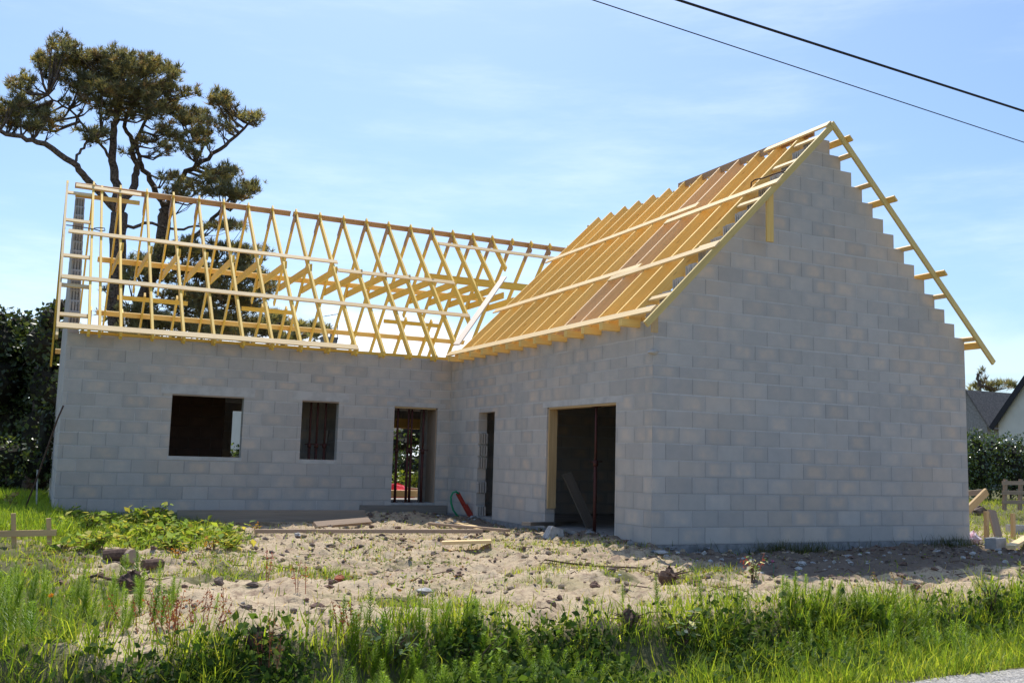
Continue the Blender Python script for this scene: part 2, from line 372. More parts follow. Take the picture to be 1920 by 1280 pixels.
c = n.mix(n.m('MULTIPLY', n.ramp(a4, .56, .68), .6), c, (.19, .13, .10))
a5 = n.noise(o, 2.6, 5, .7); a6 = n.noise(o, 32., 4, .75)
c = n.mix(n.m('MULTIPLY', n.ramp(a5, .52, .66), .5), c, (.30, .20, .15))
c = n.mix(n.m('MULTIPLY', n.ramp(a6, .55, .66), .6), c, (.20, .135, .10))
c = n.mix(n.m('MULTIPLY', n.ramp(n.noise(o, .9, 4), .56, .68), .35), c, (.22, .21, .09))
c = n.mix(n.m('MULTIPLY', n.ramp(a3, .60, .70), .5), c, (.62, .55, .45))
c = n.mix(n.m('MULTIPLY', n.ramp(n.m('ADD', vr, n.m('MULTIPLY', n.m('SUBTRACT', a2, .5), .9)), .35, .85), .85), c, (.075, .085, .03))
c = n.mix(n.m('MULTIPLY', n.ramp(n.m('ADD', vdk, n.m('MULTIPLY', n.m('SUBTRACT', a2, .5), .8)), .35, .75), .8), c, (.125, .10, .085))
nt.links.new(c, b.inputs["Base Color"]); b.inputs["Roughness"].default_value = 1.; b.inputs["Specular IOR Level"].default_value = .1
n.bump(n.m('ADD', n.m('MULTIPLY', a4, .7), n.m('MULTIPLY', a3, .35)), .8, .03, b)
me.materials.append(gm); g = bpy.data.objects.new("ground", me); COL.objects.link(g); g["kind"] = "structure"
# gravel road under the camera
rm, nt, b = newmat("road_gravel"); n = N(nt); o = n.obj(); vo = n.new("ShaderNodeTexVoronoi"); vo.inputs["Scale"].default_value = 55.; n.lk(o, vo.inputs["Vector"])
vs = n.sep(vo.outputs["Color"])[0]; c = n.mix(vs, (.30, .28, .26), (.55, .52, .48)); c = n.mix(n.m('MULTIPLY', n.ramp(vo.outputs["Distance"], .35, .75), .7), c, (.16, .15, .14))
nt.links.new(c, b.inputs["Base Color"]); n.bump(vo.outputs["Distance"], .8, .012, b)
m_ = MB(); xs = np.concatenate([np.arange(-40, -10, 3.), np.arange(-10, 12, .25), np.arange(12, 60, 3.)]); e1 = -6.84+.10*vnoise(xs*1.7, xs*0+3)+.06*vnoise(xs*5, xs*0+8)
for i in range(len(xs)-1):
    m_.face(((xs[i], -13.5, -.395), (xs[i+1], -13.5, -.395), (xs[i+1], e1[i+1], -.400), (xs[i], e1[i], -.400)))
r_ = m_.build("gravel_road", rm); r_["kind"] = "structure"

# ------------------------------------------------------------------ the block house
W, L1, L2, T = 6.92, 8.175, 8.08, .20; YB = 15.13
house = empty("unfinished_house"); tag(house, "unfinished grey concrete block house with open yellow timber roof frame", "house")
def rowv(z):
    if z < 2.562: return z/.2562
    if z < 2.742: return 10+(z-2.562)/.18
    if z < 2.93: return 11+(z-2.742)/.188
    return 12+(z-2.93)/.25
ZB = [2.562-1e-4, 2.742-1e-4, 2.93-1e-4]
def wall(name, ax, p0, p1, us, zs, filled, mat='block', parent=house, ribs=()):
    """wall along axis ax (0 = x, 1 = y), thickness p0..p1 on the other axis"""
    mb = MB(); us = sorted(set(round(u, 4) for u in us)); zs = sorted(set(round(z, 4) for z in list(zs)+ZB if True)); zmin, zmax = min(zs), max(zs)
    P = (lambda u, p, z: (u, p, z)) if ax == 0 else (lambda u, p, z: (p, u, z))
    fl = lambda i, j: 0 <= i < len(us)-1 and 0 <= j < len(zs)-1 and filled((us[i]+us[i+1])/2, (zs[j]+zs[j+1])/2)
    for i in range(len(us)-1):
        for j in range(len(zs)-1):
            if not fl(i, j): continue
            a, b_, c, d = us[i], us[i+1], zs[j], zs[j+1]; v0 = rowv(c+1e-3)-1e-3/.25; v1 = rowv(d-1e-3)+1e-3/.25
            uvs = [(a/.5, v0), (b_/.5, v0), (b_/.5, v1), (a/.5, v1)]
            f = [P(a, p0, c), P(b_, p0, c), P(b_, p0, d), P(a, p0, d)]; k = [P(a, p1, c), P(b_, p1, c), P(b_, p1, d), P(a, p1, d)]
            mb.face(f if ax == 0 else f[::-1], uvs if ax == 0 else uvs[::-1]); mb.face(k[::-1] if ax == 0 else k, uvs[::-1] if ax == 0 else uvs)
            for (ni, nj, q, st) in ((i-1, j, (P(a, p1, c), P(a, p0, c), P(a, p0, d), P(a, p1, d)), 1), (i+1, j, (P(b_, p0, c), P(b_, p1, c), P(b_, p1, d), P(b_, p0, d)), 1),
                                (i, j+1, (P(a, p0, d), P(b_, p0, d), P(b_, p1, d), P(a, p1, d)), 0), (i, j-1, (P(a, p1, c), P(b_, p1, c), P(b_, p0, c), P(a, p0, c)), 0)):
                if not fl(ni, nj):
                    uq = [(.06, v0), (.44, v0), (.44, v1), (.06, v1)] if st else [(.2, .3), (.8, .3), (.8, .7), (.2, .7)]
                    mb.face(q if ax == 0 else q[::-1], uq if ax == 0 else uq[::-1])
    for r in ribs: mb.box(*r)
    return mb.build(name, M[mat], parent)
def cellribs(ax, u_end, out, p0, p1, z0, z1, depth=.055):
    """ribs that leave open hollow cells in a block end: out = direction the end faces (+1/-1)"""
    q = []; P = (lambda u, p, z: (u, p, z)) if ax == 0 else (lambda u, p, z: (p, u, z)); a, b_ = sorted((u_end, u_end+out*depth)); t = p1-p0
    for k in range(4):
        c = p0+.016+(t-.032)*k/3; q.append((P(a, c-.0155, z0+.004), P(b_, c+.0155, z1-.03)))
    q.append((P(a, p0+.03, z0+.004), P(b_-.02*out if out > 0 else b_, p1-.03, z0+.05))) if False else None
    return q
# gable wall facing the road, stepped on both sides
def lev(k): return 2.93+.25*k
def gable_fill(u, z, lo=0., hi=W):
    if z < 3.68: return True
    k = int((z-2.93)/.25)+1
    return lo+.25*(k-3) < u < hi-.25*(k-3)
gus = [0, W]+[.25*i for i in range(1, 15)]+[W-.25*i for i in range(1, 15)]
gzs = [0]+[lev(k) for k in range(0, 17)]
ribs = []
for k in range(4, 17): ribs += cellribs(0, .25*(k-3)+.055, -1, .0, T, lev(k-1), lev(k))
# the wall body of each left step ends 9 cm early; the ribs finish it
def gf(u, z):
    k = int((z-2.93)/.25)+1
    if z >= 3.68: return .25*(k-3)+.055 < u < W-.25*(k-3)
    return True
gw = wall("gable_wall", 0, 0, T, gus+[.25*i+.055 for i in range(1, 15)], gzs, gf, ribs=ribs)
# lone loose coping on the top step ends the gable
sy = [T, 8.375, 1.05, 3.45, 5.75, 6.56, 6.47]; sz = [0, 2.20, lev(0), lev(2)+.02]
def sf(u, z): return not (z < 2.2 and (1.05 < u < 3.45 or 5.75 < u < 6.56))
rb = []
for r in range(8): rb += cellribs(1, 6.56, -1, 0, T, r*.2562+.02 if r == 0 else r*.2562, min((r+1)*.2562, 2.19)) if r % 2 == 0 or r in (5,) else []
side = wall("side_wall", 1, 0, T, sy, sz, lambda u, z: sf(u, z) , ribs=rb)
wx = [-L2, 0, -6.065, -4.64, -3.415, -2.61, -1.34, -.305]; wz = [0, .2, 1.115, 2.37, 2.34, lev(2)+.02]
def wf(u, z): return not ((-6.065 < u < -4.64 and 1.115 < z < 2.37) or (-3.415 < u < -2.61 and 1.1 < z < 2.37) or (-1.34 < u < -.305 and .2 < z < 2.34))
front = wall("front_wall", 0, L1, L1+T, wx, wz, wf)
# far gable of the wing, stepped toward the road and the back
def lf(u, z):
    if z < 3.68: return True
    k = int((z-2.93)/.25)+1; y0 = L1+T+.25*(k-3)-.15; return y0+.055 < u < YB-.25*(k-3)
ly = [L1+T, YB-T]+[L1+T+.25*i-.15 for i in range(1, 15)]+[L1+T+.25*i-.095 for i in range(1, 15)]+[YB-.25*i for i in range(1, 15) if YB-.25*i < YB-T]
rb = []
for k in range(4, 17): rb += cellribs(1, L1+T+.25*(k-3)-.15+.055, -1, -L2, -L2+T, lev(k-1), lev(k))
lg = wall("wing_gable_wall", 1, -L2, -L2+T, ly, gzs, lf, ribs=rb)
bx = [-L2, W, -6.2, -5.35, -3.67, -3.40, .60, 1.95]; bz = [0, 1.1, 2.35, lev(2)+.02]
wall("back_wall", 0, YB-T, YB, bx, bz, lambda u, z: not ((-6.2 < u < -5.35 and z < 2.35) or (-3.67 < u < -3.40 and 1.1 < z < 2.35) or (.60 < u < 1.95 and z < 2.35)))
wall("far_side_wall", 1, W-T, W, [T, YB-T], [0, lev(2)+.02], lambda u, z: True)
# inner partitions
wall("clay_partition", 0, 11.5, 11.6, [-5.70, -4.46], [0, 2.56], lambda u, z: z < 2.56, 'brick')
wall("cross_partition", 1, -4.44, -4.34, [11.0, 14.9], [0, 2.56], lambda u, z: z < 2.56 and not (12.5 < u), 'brick')
wall("block_partition", 0, 10.4, 10.5, [-3.75, -1.2], [0, 2.56], lambda u, z: z < 2.56)
wall("passage_partition", 1, -.30, -.20, [8.80, 9.3], [0, 2.56], lambda u, z: z < 2.56)
wall("garage_partition", 0, 7.4, 7.5, [.2, 6.7], [0, 2.56], lambda u, z: z < 2.56)
# slabs
mb = MB(); mb.box((T, T, -.12), (W-T, YB-T, .02)); mb.box((-L2+T, L1+T, -.12), (T-.004, YB-T, .02)); mb.build("floor_slab", M['slab'], house)
mb = MB(); mb.box((T+.002, T+.002, 2.565), (W-T-.002, YB-T-.002, 2.74)); mb.box((-L2+T+.002, L1+T+.002, 2.565), (T-.002, YB-T-.002, 2.74)); mb.build("attic_floor", M['concrete'], house)
for a, b_ in ((1.05, 3.45), (5.75, 6.56)):
    mb = MB(); mb.box((.004, a, -.1), (T, b_, .03)); mb.build("door_threshold", M['slab'], house)
# footings: a slightly proud mortar strip
mb = MB(); mb.box((-.012, -.012, -.5), (W+.01, T, -.004)); mb.box((-.012, T, -.5), (.1, L1-.012, -.004)); mb.box((-L2-.012, L1-.012, -.5), (-.012, L1+.1, -.004)); mb.box((-L2-.012, L1+.1, -.5), (-L2+.1, YB, -.004)); mb.box((W-.1, T, -.5), (W+.01, YB, -.004)); mb.box((-L2+.1, YB-.1, -.5), (W-.1, YB+.01, -.004)); mb.build("footing", M['footing'], house)
# window trimmings: lintel, sill, door step, wood linings
for (a, b_, zt, zs_) in ((-6.065, -4.64, 2.37, 1.115), (-3.415, -2.61, 2.37, 1.10)):
    mb = MB(); mb.box((a-.22, L1-.003, zt), (b_+.22, L1+T-.01, zt+.185)); mb.build("lintel", M['lintel'], front)
    mb = MB(); mb.box((a-.02, L1-.006, zs_-.07), (b_+.02, L1+T+.02, zs_+.004)); mb.build("sill", M['lintel'], front)
    mb = MB(); mb.box((a, L1+.002, zt-.03), (b_, L1+T-.02, zt-.001)); mb.build("lintel_board", M['old'], front)
mb = MB(); mb.box((-1.52, L1-.003, 2.34), (-.12, L1+T-.01, 2.44)); mb.build("lintel", M['lintel'], front)
mb = MB(); mb.box((-2.05, L1-.05, -.04), (-.03, L1-.002, .16)); mb.build("door_step_board", M['grey_old'], front)
mb = MB(); mb.box((-1.34, L1-.02, .165), (-.305, L1+T+.12, .215)); mb.build("door_sill", M['concrete'], front)
mb = MB(); mb.box((-.335, L1+.03, .22), (-.306, L1+.55, 2.30)); mb.build("lining_board", M['old'], front)
mb = MB(); mb.box((-1.34, L1+.02, 2.30), (-.34, L1+T, 2.338)); mb.build("lintel_board", M['lining'], front)
mb = MB(); mb.box((.60, YB-T-.03, 2.06), (1.95, YB+.02, 2.345)); mb.build("back_door_beam", M['orange'], house)
mb = MB(); mb.box((-.002, .85, 2.20), (T-.01, 3.62, 2.30)); mb.build("lintel", M['lintel'], side)
mb = MB(); mb.box((.01, 1.06, 2.165), (T-.004, 3.40, 2.199)); mb.build("lintel_board", M['lining'], side)
mb = MB(); mb.box((.03, 3.40, .36), (T-.005, 3.447, 2.165)); mb.build("lining_board", M['lining'], side)
# pale mortar patch where the bond beam was poured at the corner
mb = MB(); mb.blob((-.0, -.0, 2.93), (.09, .09, .035), .15, 10, 5, 3); mb.build("mortar_patch", M['lintel'], gw)

# ------------------------------------------------------------------ roof timbers
RZ = 7.335; YR = 11.66; XR = 3.458; RW = .046
NW = Vector((0, -1, 1)).normalized(); NB = Vector((0, 1, 1)).normalized(); NL = Vector((-1, 0, 1)).normalized(); NR = Vector((1, 0, 1)).normalized()
zw = lambda y: y-4.325
zm = lambda x: x+3.70
DW = .145
def sl_beam(mb, p0, p1, nrm, wd, dp, lift=0.0):
    """rafter whose top face lies on the roof plane"""
    o = nrm*(-dp/2+lift); j = lambda: Vector((random.uniform(-.008, .008), random.uniform(-.008, .008), random.uniform(-.004, .004))) if lift == 0 else Vector()
    mb.beam(Vector(p0)+o+j(), Vector(p1)+o+j()*.5, nrm, wd, dp)
open_sky = ((-6.88, -5.21), (-3.79, -2.41), (.175, 1.85))
wingX = [-7.72]+[-7.137+.5945*i for i in range(4)]+[-4.77, -4.17, -3.575, -2.98, -2.37, -1.75, -1.13, -.52, .09, .71, 1.30, 1.90, 2.50, 3.10, 3.70, 4.30, 4.90]
backz = lambda y: RZ-(y-YR)
for i, x in enumerate(wingX):
    t = empty("roof_truss", (x, YR, 3.5), house); rel = Vector((x, YR, 3.5))
    def part(nm, mb, mt):
        o = mb.build(nm, M[mt], t); o.data.transform(Matrix.Translation(-rel)); return o
    y0 = 7.79 if x < -.15 else x+3.70+4.325+.12
    if y0 < YR-.5:
        mb = MB(); sl_beam(mb, (x, y0, zw(y0)), (x, YR-.012, zw(YR-.012)), NW, RW, DW); part("rafter", mb, 'truss')
    cut = any(a < x < b_ for a, b_ in open_sky); y1 = 13.74 if cut else 15.4
    mb = MB(); sl_beam(mb, (x, YR-.05, backz(YR-.05)), (x, y1, backz(y1)), NB, RW-.006, DW); part("rafter", mb, 'truss')
    if x > -7.5 and y0 < 12.5:
        ya = max(9.93, y0+.25); mb = MB(); mb.beam((x+.043, ya, 5.60), (x+.043, 13.34, 5.60), (0, 0, 1), .038, .17); part("collar_beam", mb, 'truss')
        mb = MB()   # ply gusset hugging the apex
        g_ = [(YR-.03, RZ-.075), (YR+.25, RZ-.33), (YR+.33, RZ-.41), (YR+.24, RZ-.55), (YR+.02, RZ-.30), (YR-.14, RZ-.34), (YR-.2, RZ-.26)]
        for sx in (-1,):
            xx = x-.032; q = [(xx, a, b_) for a, b_ in g_]; q2 = [(xx-.018, a, b_) for a, b_ in g_]; mb.face(q, [(a, b_) for a, b_ in g_]); mb.face(q2[::-1], [(a, b_) for a, b_ in g_[::-1]])
            for k in range(len(g_)): k2 = (k+1) % len(g_); mb.face((q[k], q2[k], q2[k2], q[k2]))
        part("gusset", mb, 'ridge')
    if x < -.15:
        mb = MB(); mb.box((x-RW/2+.002, 7.80, 3.405), (x+RW/2-.002, 8.30, 3.50)); part("rafter_foot", mb, 'truss')
    if i in (0, 1): 
        mb = MB(); q = [(x+.03, 8.2, 3.46), (x+.03, 8.75, 3.46), (x+.03, 8.55, 4.05), (x+.03, 8.36, 3.95)]; q2 = [(a+.02, b_, c) for a, b_, c in q]; mb.face(q); mb.face(q2[::-1])
        for k in range(4): mb.face((q[k], q2[k], q2[(k+1) % 4], q[(k+1) % 4]))
        part("foot_gusset", mb, 'truss')
# second leaf of the first wing truss
mb = MB(); sl_beam(mb, (-7.53, 7.79, zw(7.79)), (-7.53, YR-.01, zw(YR-.01)), NW, RW, DW); mb.build("rafter", M['truss'], house)
# trimmers and short jack rafters of the roof-window openings on the back slope
for a, b_ in open_sky:
    mb = MB(); mb.beam((a-.02, 13.76, 5.03), (b_+.02, 13.76, 5.03), (0, 0, 1), .045, .11); mb.build("trimmer", M['truss'], house)
    xm = a+.38*(b_-a); mb = MB(); sl_beam(mb, (xm, 13.78, backz(13.78)), (xm, 15.4, backz(15.4)), NB, RW, DW); mb.build("jack_rafter", M['truss'], house)
    xm = a+.85*(b_-a); mb = MB(); sl_beam(mb, (xm, 13.78, backz(13.78)), (xm, 15.4, backz(15.4)), NB, RW, DW); mb.build("jack_rafter", M['truss'], house)
# wall plates
mb = MB(); mb.box((-L2+.22, L1+.03, lev(2)+.021), (.02, L1+.17, lev(2)+.085)); mb.build("wall_plate", M['truss'], house)
mb = MB(); mb.box((.03, .22, lev(2)+.021), (.17, L1+.02, lev(2)+.085)); mb.build("wall_plate", M['orange'], house)
mb = MB(); mb.box((-L2+.22, YB-.17, lev(2)+.021), (W-.2, YB-.03, lev(2)+.085)); mb.build("wall_plate", M['truss'], house)
# ridge boards
for a, b_ in ((-8.10, -3.10), (-3.03, 5.6)):
    mb = MB(); sl_beam(mb, (a, YR+.09, backz(YR+.09)+.034), (b_, YR+.09, backz(YR+.09)+.034), NB, .15, .027); mb.build("ridge_board", M['ridge'], house)
# boards nailed across the wing slope
TB = .03
def cross_w(x0, x1, y, mt='board', wd=.125, nm="brace_board", dz=0., lift=TB/2+.002, y1=None):
    mb = MB(); o = NW*lift; mb.beam(Vector((x0, y, zw(y)+dz))+o, Vector((x1, y1 or y, zw(y1 or y)+dz))+o, NW, wd, TB); return mb.build(nm, M[mt], house)
cross_w(-8.29, -2.335, 7.86, wd=.15, nm="eave_board")
cross_w(-8.26, .74, 8.98, y1=8.96); cross_w(-8.19, -2.26, 10.17, y1=10.15); cross_w(-2.31, .70, 9.91); cross_w(-8.09, -6.68, 11.53, y1=11.49); cross_w(.73, 4.25, 11.16)
mb = MB(); mb.beam((-8.09, 11.50, 6.98), (-6.70, 11.50, 6.98), (0, 0, 1), .03, .10); mb.build("brace_board", M['orange'], house)
# boards on the back slope, seen from underneath
for y, x0, x1, mt in ((13.16, -7.45, 3.2, 'orange'), (14.33, -7.33, 2.9, 'orange'), (15.3, -8.2, 3.0, 'board')):
    mb = MB(); o = NB*(TB/2+.002); mb.beam(Vector((x0, y, backz(y)))+o, Vector((x1, y, backz(y)))+o, NB, .15, TB); mb.build("brace_board", M[mt], house)
mb = MB(); mb.beam((.55, 11.65, 6.02), (4.6, 11.65, 6.02), (0, 0, 1), .05, .20); mb.build("stiffener_beam", M['truss'], house)
# verge rafter of the wing and its rungs
mb = MB(); sl_beam(mb, (-8.27, 7.66, zw(7.66)), (-8.27, YR, zw(YR)), NW, RW, DW*.8); vr_ = mb.build("verge_rafter", M['board'], house)
mb = MB(); sl_beam(mb, (-8.27, YR, backz(YR)), (-8.27, 15.6, backz(15.6)), NB, RW, DW*.8); mb.build("verge_rafter", M['truss'], house)
for y in (8.16, 8.84, 9.58, 10.54, 11.35):
    mb = MB(); o = NW*(-.05); mb.beam(Vector((-8.25, y, zw(y)))+o, Vector((-7.74, y, zw(y)))+o, NW, .10, .035); mb.build("verge_rung", M['board'], vr_)
# --- main roof
mainY = [.41+.5935*i for i in range(13)]; DM = .20
for i, y in enumerate(mainY):
    t = empty("roof_truss", (XR, y, 3.5), house); rel = Vector((XR, y, 3.5)); mt = 'red' if i in (3, 4) else 'orange'
    def part(nm, mb, m2):
        o = mb.build(nm, M[m2], t); o.data.transform(Matrix.Translation(-rel)); return o
    mb = MB(); sl_beam(mb, (-.20, y, zm(-.20)), (XR-.015, y, zm(XR-.015)), NL, RW, DM); part("rafter", mb, mt)
    mb = MB(); sl_beam(mb, (XR-.0, y, zm(XR)), (2*XR+.25, y, zm(-.25)), NR, RW-.006, DM-.006); part("rafter", mb, mt)
    mb = MB(); mb.beam((1.95, y+.043, 5.45), (2*XR-1.95, y+.043, 5.45), (0, 0, 1), .038, .17); part("collar_beam", mb, 'orange')
    mb = MB(); mb.box((XR-.28, y+.023, 6.62), (XR+.28, y+.041, 6.92)); part("gusset", mb, 'orange')
    mb = MB(); mb.box((-.34, y-RW/2-.03, 3.36), (.18, y+RW/2+.03, 3.475)); part("rafter_foot", mb, 'orange')
mb = MB(); mb.beam((XR, 4.2, zm(XR)-.06), (XR, .15, zm(XR)-.06), (0, 0, 1), .028, .14); mb.build("ridge_board", M['ridge'], house)
def cross_m(y0, y1, x, wd=.14, nm="brace_board", mt='board', x1=None, lift=TB/2+.002):
    mb = MB(); o = NL*lift; x1 = x if x1 is None else x1; mb.beam(Vector((x, y0, zm(x)))+o, Vector((x1, y1, zm(x1)))+o, NL, wd, TB); return mb.build(nm, M[mt], house)
cross_m(8.05, -.24, -.14, .15, "eave_board")
cross_m(7.9, 1.88, .93, x1=1.0); cross_m(2.72, -.36, .88, x1=.97); cross_m(7.84, 1.98, 2.25, x1=2.33); cross_m(2.72, -.42, 2.12, x1=2.17); cross_m(1.30, -.30, 3.36, x1=3.385)
for x, y0 in ((4.70, .49), (5.89, .49), (3.75, .42)):
    xx = 2*XR-x; mb = MB(); o = NR*(-DM*.5); mb.beam(Vector((x, 8., zm(xx)))+NR*(.017), Vector((x, -y0, zm(xx)))+NR*.017, NR, .12, .03); mb.build("brace_board", M['orange'], house)
mb = MB(); o = NR*.017; mb.beam(Vector((2*XR+.16, 8., zm(-.16)))+o, Vector((2*XR+.16, -.26, zm(-.16)))+o, NR, .15, .03); mb.build("eave_board", M['orange'], house)
# verge ladder over the road gable
mb = MB(); sl_beam(mb, (-.36, -.30, zm(-.36)), (XR-.003, -.30, zm(XR-.003)), NL, RW, .105); v1 = mb.build("verge_rafter", M['verge'], house)
mb = MB(); sl_beam(mb, (XR+.003, -.30, zm(XR-.003)), (2*XR+.44, -.30, zm(-.44)), NR, RW-.006, .10); v2 = mb.build("verge_rafter", M['verge'], house)
for x in (.16, 1.10, 1.93, 2.70, 3.19):
    mb = MB(); o = NL*(-.045); mb.beam(Vector((x, -.278, zm(x)))+o, Vector((x, .38, zm(x)))+o, NL, .09, .035); mb.build("verge_rung", M['board'], v1)
for x in (3.94, 4.40, 5.40, 6.20, 6.93):
    mb = MB(); xx = 2*XR-x; o = NR*(-.045); mb.beam(Vector((x, -.278, zm(xx)))+o, Vector((x, .38, zm(xx)))+o, NR, .09, .035); mb.build("verge_rung", M['board'], v2)
mb = MB(); mb.box((2.03, -.27, 4.88), (2.17, -.235, 5.72)); mb.build("hanging_board", M['orange'], v1)
mb = MB(); mb.box((-.20, -.27, 3.20), (-.09, -.235, 3.46)); mb.build("hanging_board", M['lining'], v1)
# pale plank resting in the valley between the two roofs
mb = MB(); va = Vector((.02, 7.99, 3.80)); vb_ = Vector((2.16, 10.08, 5.93)); mb.beam(va, vb_, Vector((-1, -1, 1.9)), .15, .035)
tag(mb.build("valley_plank", mat_wood("white_plank", (.66, .56, .46), (.56, .45, .36)), None), "pale whitish plank lying in the valley between the two roof frames", "plank")
# iron hooks left lying on the roof
mb = MB(); q = at_y(1412, 362, .1); pts = [at_y(u, v, Y_)+np.array([0, 0, .0]) for u, v, Y_ in ((1408, 352, .55), (1409, 342, .52), (1416, 337, .45), (1432, 334, .25), (1450, 327, .05), (1472, 320, -.33))]
mb.tube(pts, .013, 6); tag(mb.build("clamp_rod", M['rebar']), "bent rusty iron rod hooked over the rafters near the gable top", "iron rod")
mb = MB(); pts = [at_y(u, v, 10.30) for u, v in ((124, 422), (140, 423.5), (160, 427), (178, 430), (190, 433.5), (197, 432), (196, 428), (186, 427), (176, 428))]; mb.tube(pts, .012, 6)
tag(mb.build("clamp_rod", M['rebar']), "thin rusty iron rod on the upper board at the left roof end", "iron rod")

# ------------------------------------------------------------------ steel props in the openings
def prop(x, y, z0, z1, label, group=None, lean=0.):
    t = empty("steel_prop", (x, y, z0)); tag(t, label, "steel prop", group)
    h = z1-z0; hc = h*.55
    mb = MB(); mb.tube([(0, 0, .008), (lean*hc, 0, hc)], .030, 10); mb.build("outer_tube", M['steel'], t, True)
    mb = MB(); mb.tube([(lean*hc*.9, 0, hc-.1), (lean*h, 0, h-.006)], .023, 10); mb.build("inner_tube", M['steel'], t, True)
    mb = MB(); mb.tube([(lean*hc, 0, hc-.05), (lean*hc, 0, hc+.05)], .042, 10); mb.tube([(lean*hc-.10, .02, hc+.02), (lean*hc+.12, -.02, hc+.03)], .009, 6); mb.build("adjusting_collar", M['steel'], t, True)
    mb = MB(); mb.box((-.06, -.06, 0), (.06, .06, .008)); mb.build("foot_plate", M['steel'], t)
    mb = MB(); mb.box((lean*h-.06, -.06, h-.008), (lean*h+.06, .06, h)); mb.build("head_plate", M['steel'], t)
    return t
prop(.11, 1.86, .03, 2.163, "tall reddish steel prop standing in the garage opening")
for x, l in ((-3.13, "left of three thin props in the narrow window"), (-2.98, "middle of three thin props in the narrow window"), (-2.80, "right of three thin props in the narrow window")):
    prop(x, L1+.35, .02, 2.56, l, "props behind the narrow window", .0)
for x, l in ((-1.21, "dark prop nearest the left side of the doorway"), (-.955, "left prop of the close pair in the doorway"), (-.875, "right prop of the close pair in the doorway"), (-.595, "dark prop standing alone at the right of the doorway")):
    prop(x, L1+.12, .215, 2.298, l, "props in the doorway")

# ------------------------------------------------------------------ loose timber and site things
def plank(p0, p1, wd, th, mt, label, cat="plank", name="plank", upv=(0, 0, 1)):
    p0 = Vector(p0); p1 = Vector(p1); c = (p0+p1)/2
    mb = MB(); n_ = max(1, int((p1-p0).length/.6)); mb.beam(p0-c, p1-c, upv, wd, th); o = mb.build(name, M[mt]); o.location = c
    return tag(o, label, cat)
def gp(u, v, dz=0.): return G(u, v, dz)
plank((-6.0, 6.75, .02), (-2.42, 6.62, .03), .10, .22, 'grey_old', "long grey formwork beam lying below the windows", "beam", "formwork_beam")
plank(gp(590, 990, .05), gp(692, 983, .07), .14, .06, 'old', "short light plank leaning on the end of the grey formwork beam", upv=(0, -.8, 1))
plank(gp(478, 1004, .07), gp(905, 1004, .07), .11, .06, 'old', "long thin brown plank lying across the sand before the doorway")
plank(gp(829, 1024, .05), gp(921, 1021, .05), .20, .045, 'board', "short pale pinkish plank lying flat on the sand")
plank(gp(806, 988, .06), gp(952, 1002, .06), .10, .05, 'old', "diagonal brown plank below the red conduits")
plank(gp(862, 985, .05), gp(905, 997, .05), .22, .02, 'board', "whitish lath panel lying beside the diagonal plank", "lath panel", "lath_panel")
plank(gp(986, 996, .12), gp(1082, 993, .14), .16, .06, 'grey_old', "grey plank end lying before the garage threshold")
plank((.75, 3.05, .03), (.42, 3.42, 1.0), .03, .20, 'dark_old', "weathered plank leaning inside the dark garage", upv=(1, 0, 0))
plank((-2.78, L1+.45, .9), (-2.62, L1+.75, 1.75), .03, .12, 'grey_old', "dark board leaning inside the narrow window")
# broken concrete block by the garage
mb = MB(); c0 = G(1035, 1008); q = Vector(c0); mb.face([(-.16, -.08, 0), (.20, -.10, 0), (.24, .16, 0), (-.14, .16, 0)][::-1]); 
tp = [(-.02, -.05, .20), (.17, -.05, .14), (.19, .13, .12), (.0, .14, .19)]; bt = [(-.16, -.08, -.05), (.20, -.10, -.05), (.24, .16, -.05), (-.14, .16, -.05)]
mb.face(tp)
for k in range(4): mb.face((bt[k], bt[(k+1) % 4], tp[(k+1) % 4], tp[k]))
o = mb.build("broken_block", M['stone']); o.location = q; tag(o, "broken pale concrete block lying before the garage opening", "concrete block")
# conduits by the inner corner
def cond(name, pts, r, mt, label, cat):
    p0 = Vector(pts[0]); mb = MB(); mb.tube([Vector(p)-p0 for p in pts], r, 12); o = mb.build(name, M[mt], None, True); o.location = p0
    return tag(o, label, cat)
def hollow(name, a, b_, r, mt, label):
    a = Vector(a); b_ = Vector(b_); mb = MB(); d = (b_-a).normalized(); mb.tube([a-a, b_-a], r, 14, False); mb.tube([b_-a, a-a+d*.02], r*.82, 14, False)
    x = d.orthogonal().normalized(); y = d.cross(x); e = b_-a
    for k in range(14):
        a1, a2 = 2*math.pi*k/14, 2*math.pi*(k+1)/14; f = lambda t, s_: e+(x*math.cos(t)+y*math.sin(t))*s_
        mb.face((f(a1, r), f(a2, r), f(a2, r*.82), f(a1, r*.82)))
    o = mb.build(name, M[mt], None, False); o.location = a; return tag(o, label, "conduit")
pb = at_y(895, 982, 6.7); 
hollow("conduit_pipe", at_y(893, 985, 6.75), at_y(872, 947, 6.75), .06, 'pvc', "shorter thick brick red conduit pipe rising from the sand")
hollow("conduit_pipe", at_y(884, 972, 6.95), at_y(858, 924, 6.95), .048, 'pvc', "longer brick red conduit pipe rising from the sand behind the other")
cond("conduit_hose", [at_y(u, v, 6.9) for u, v in ((860, 925), (855, 921), (849, 923), (845.5, 931), (846, 943), (850, 956), (858, 967), (868, 974), (876, 978))], .022, 'green', "green flexible conduit curving out of the red pipe", "conduit")
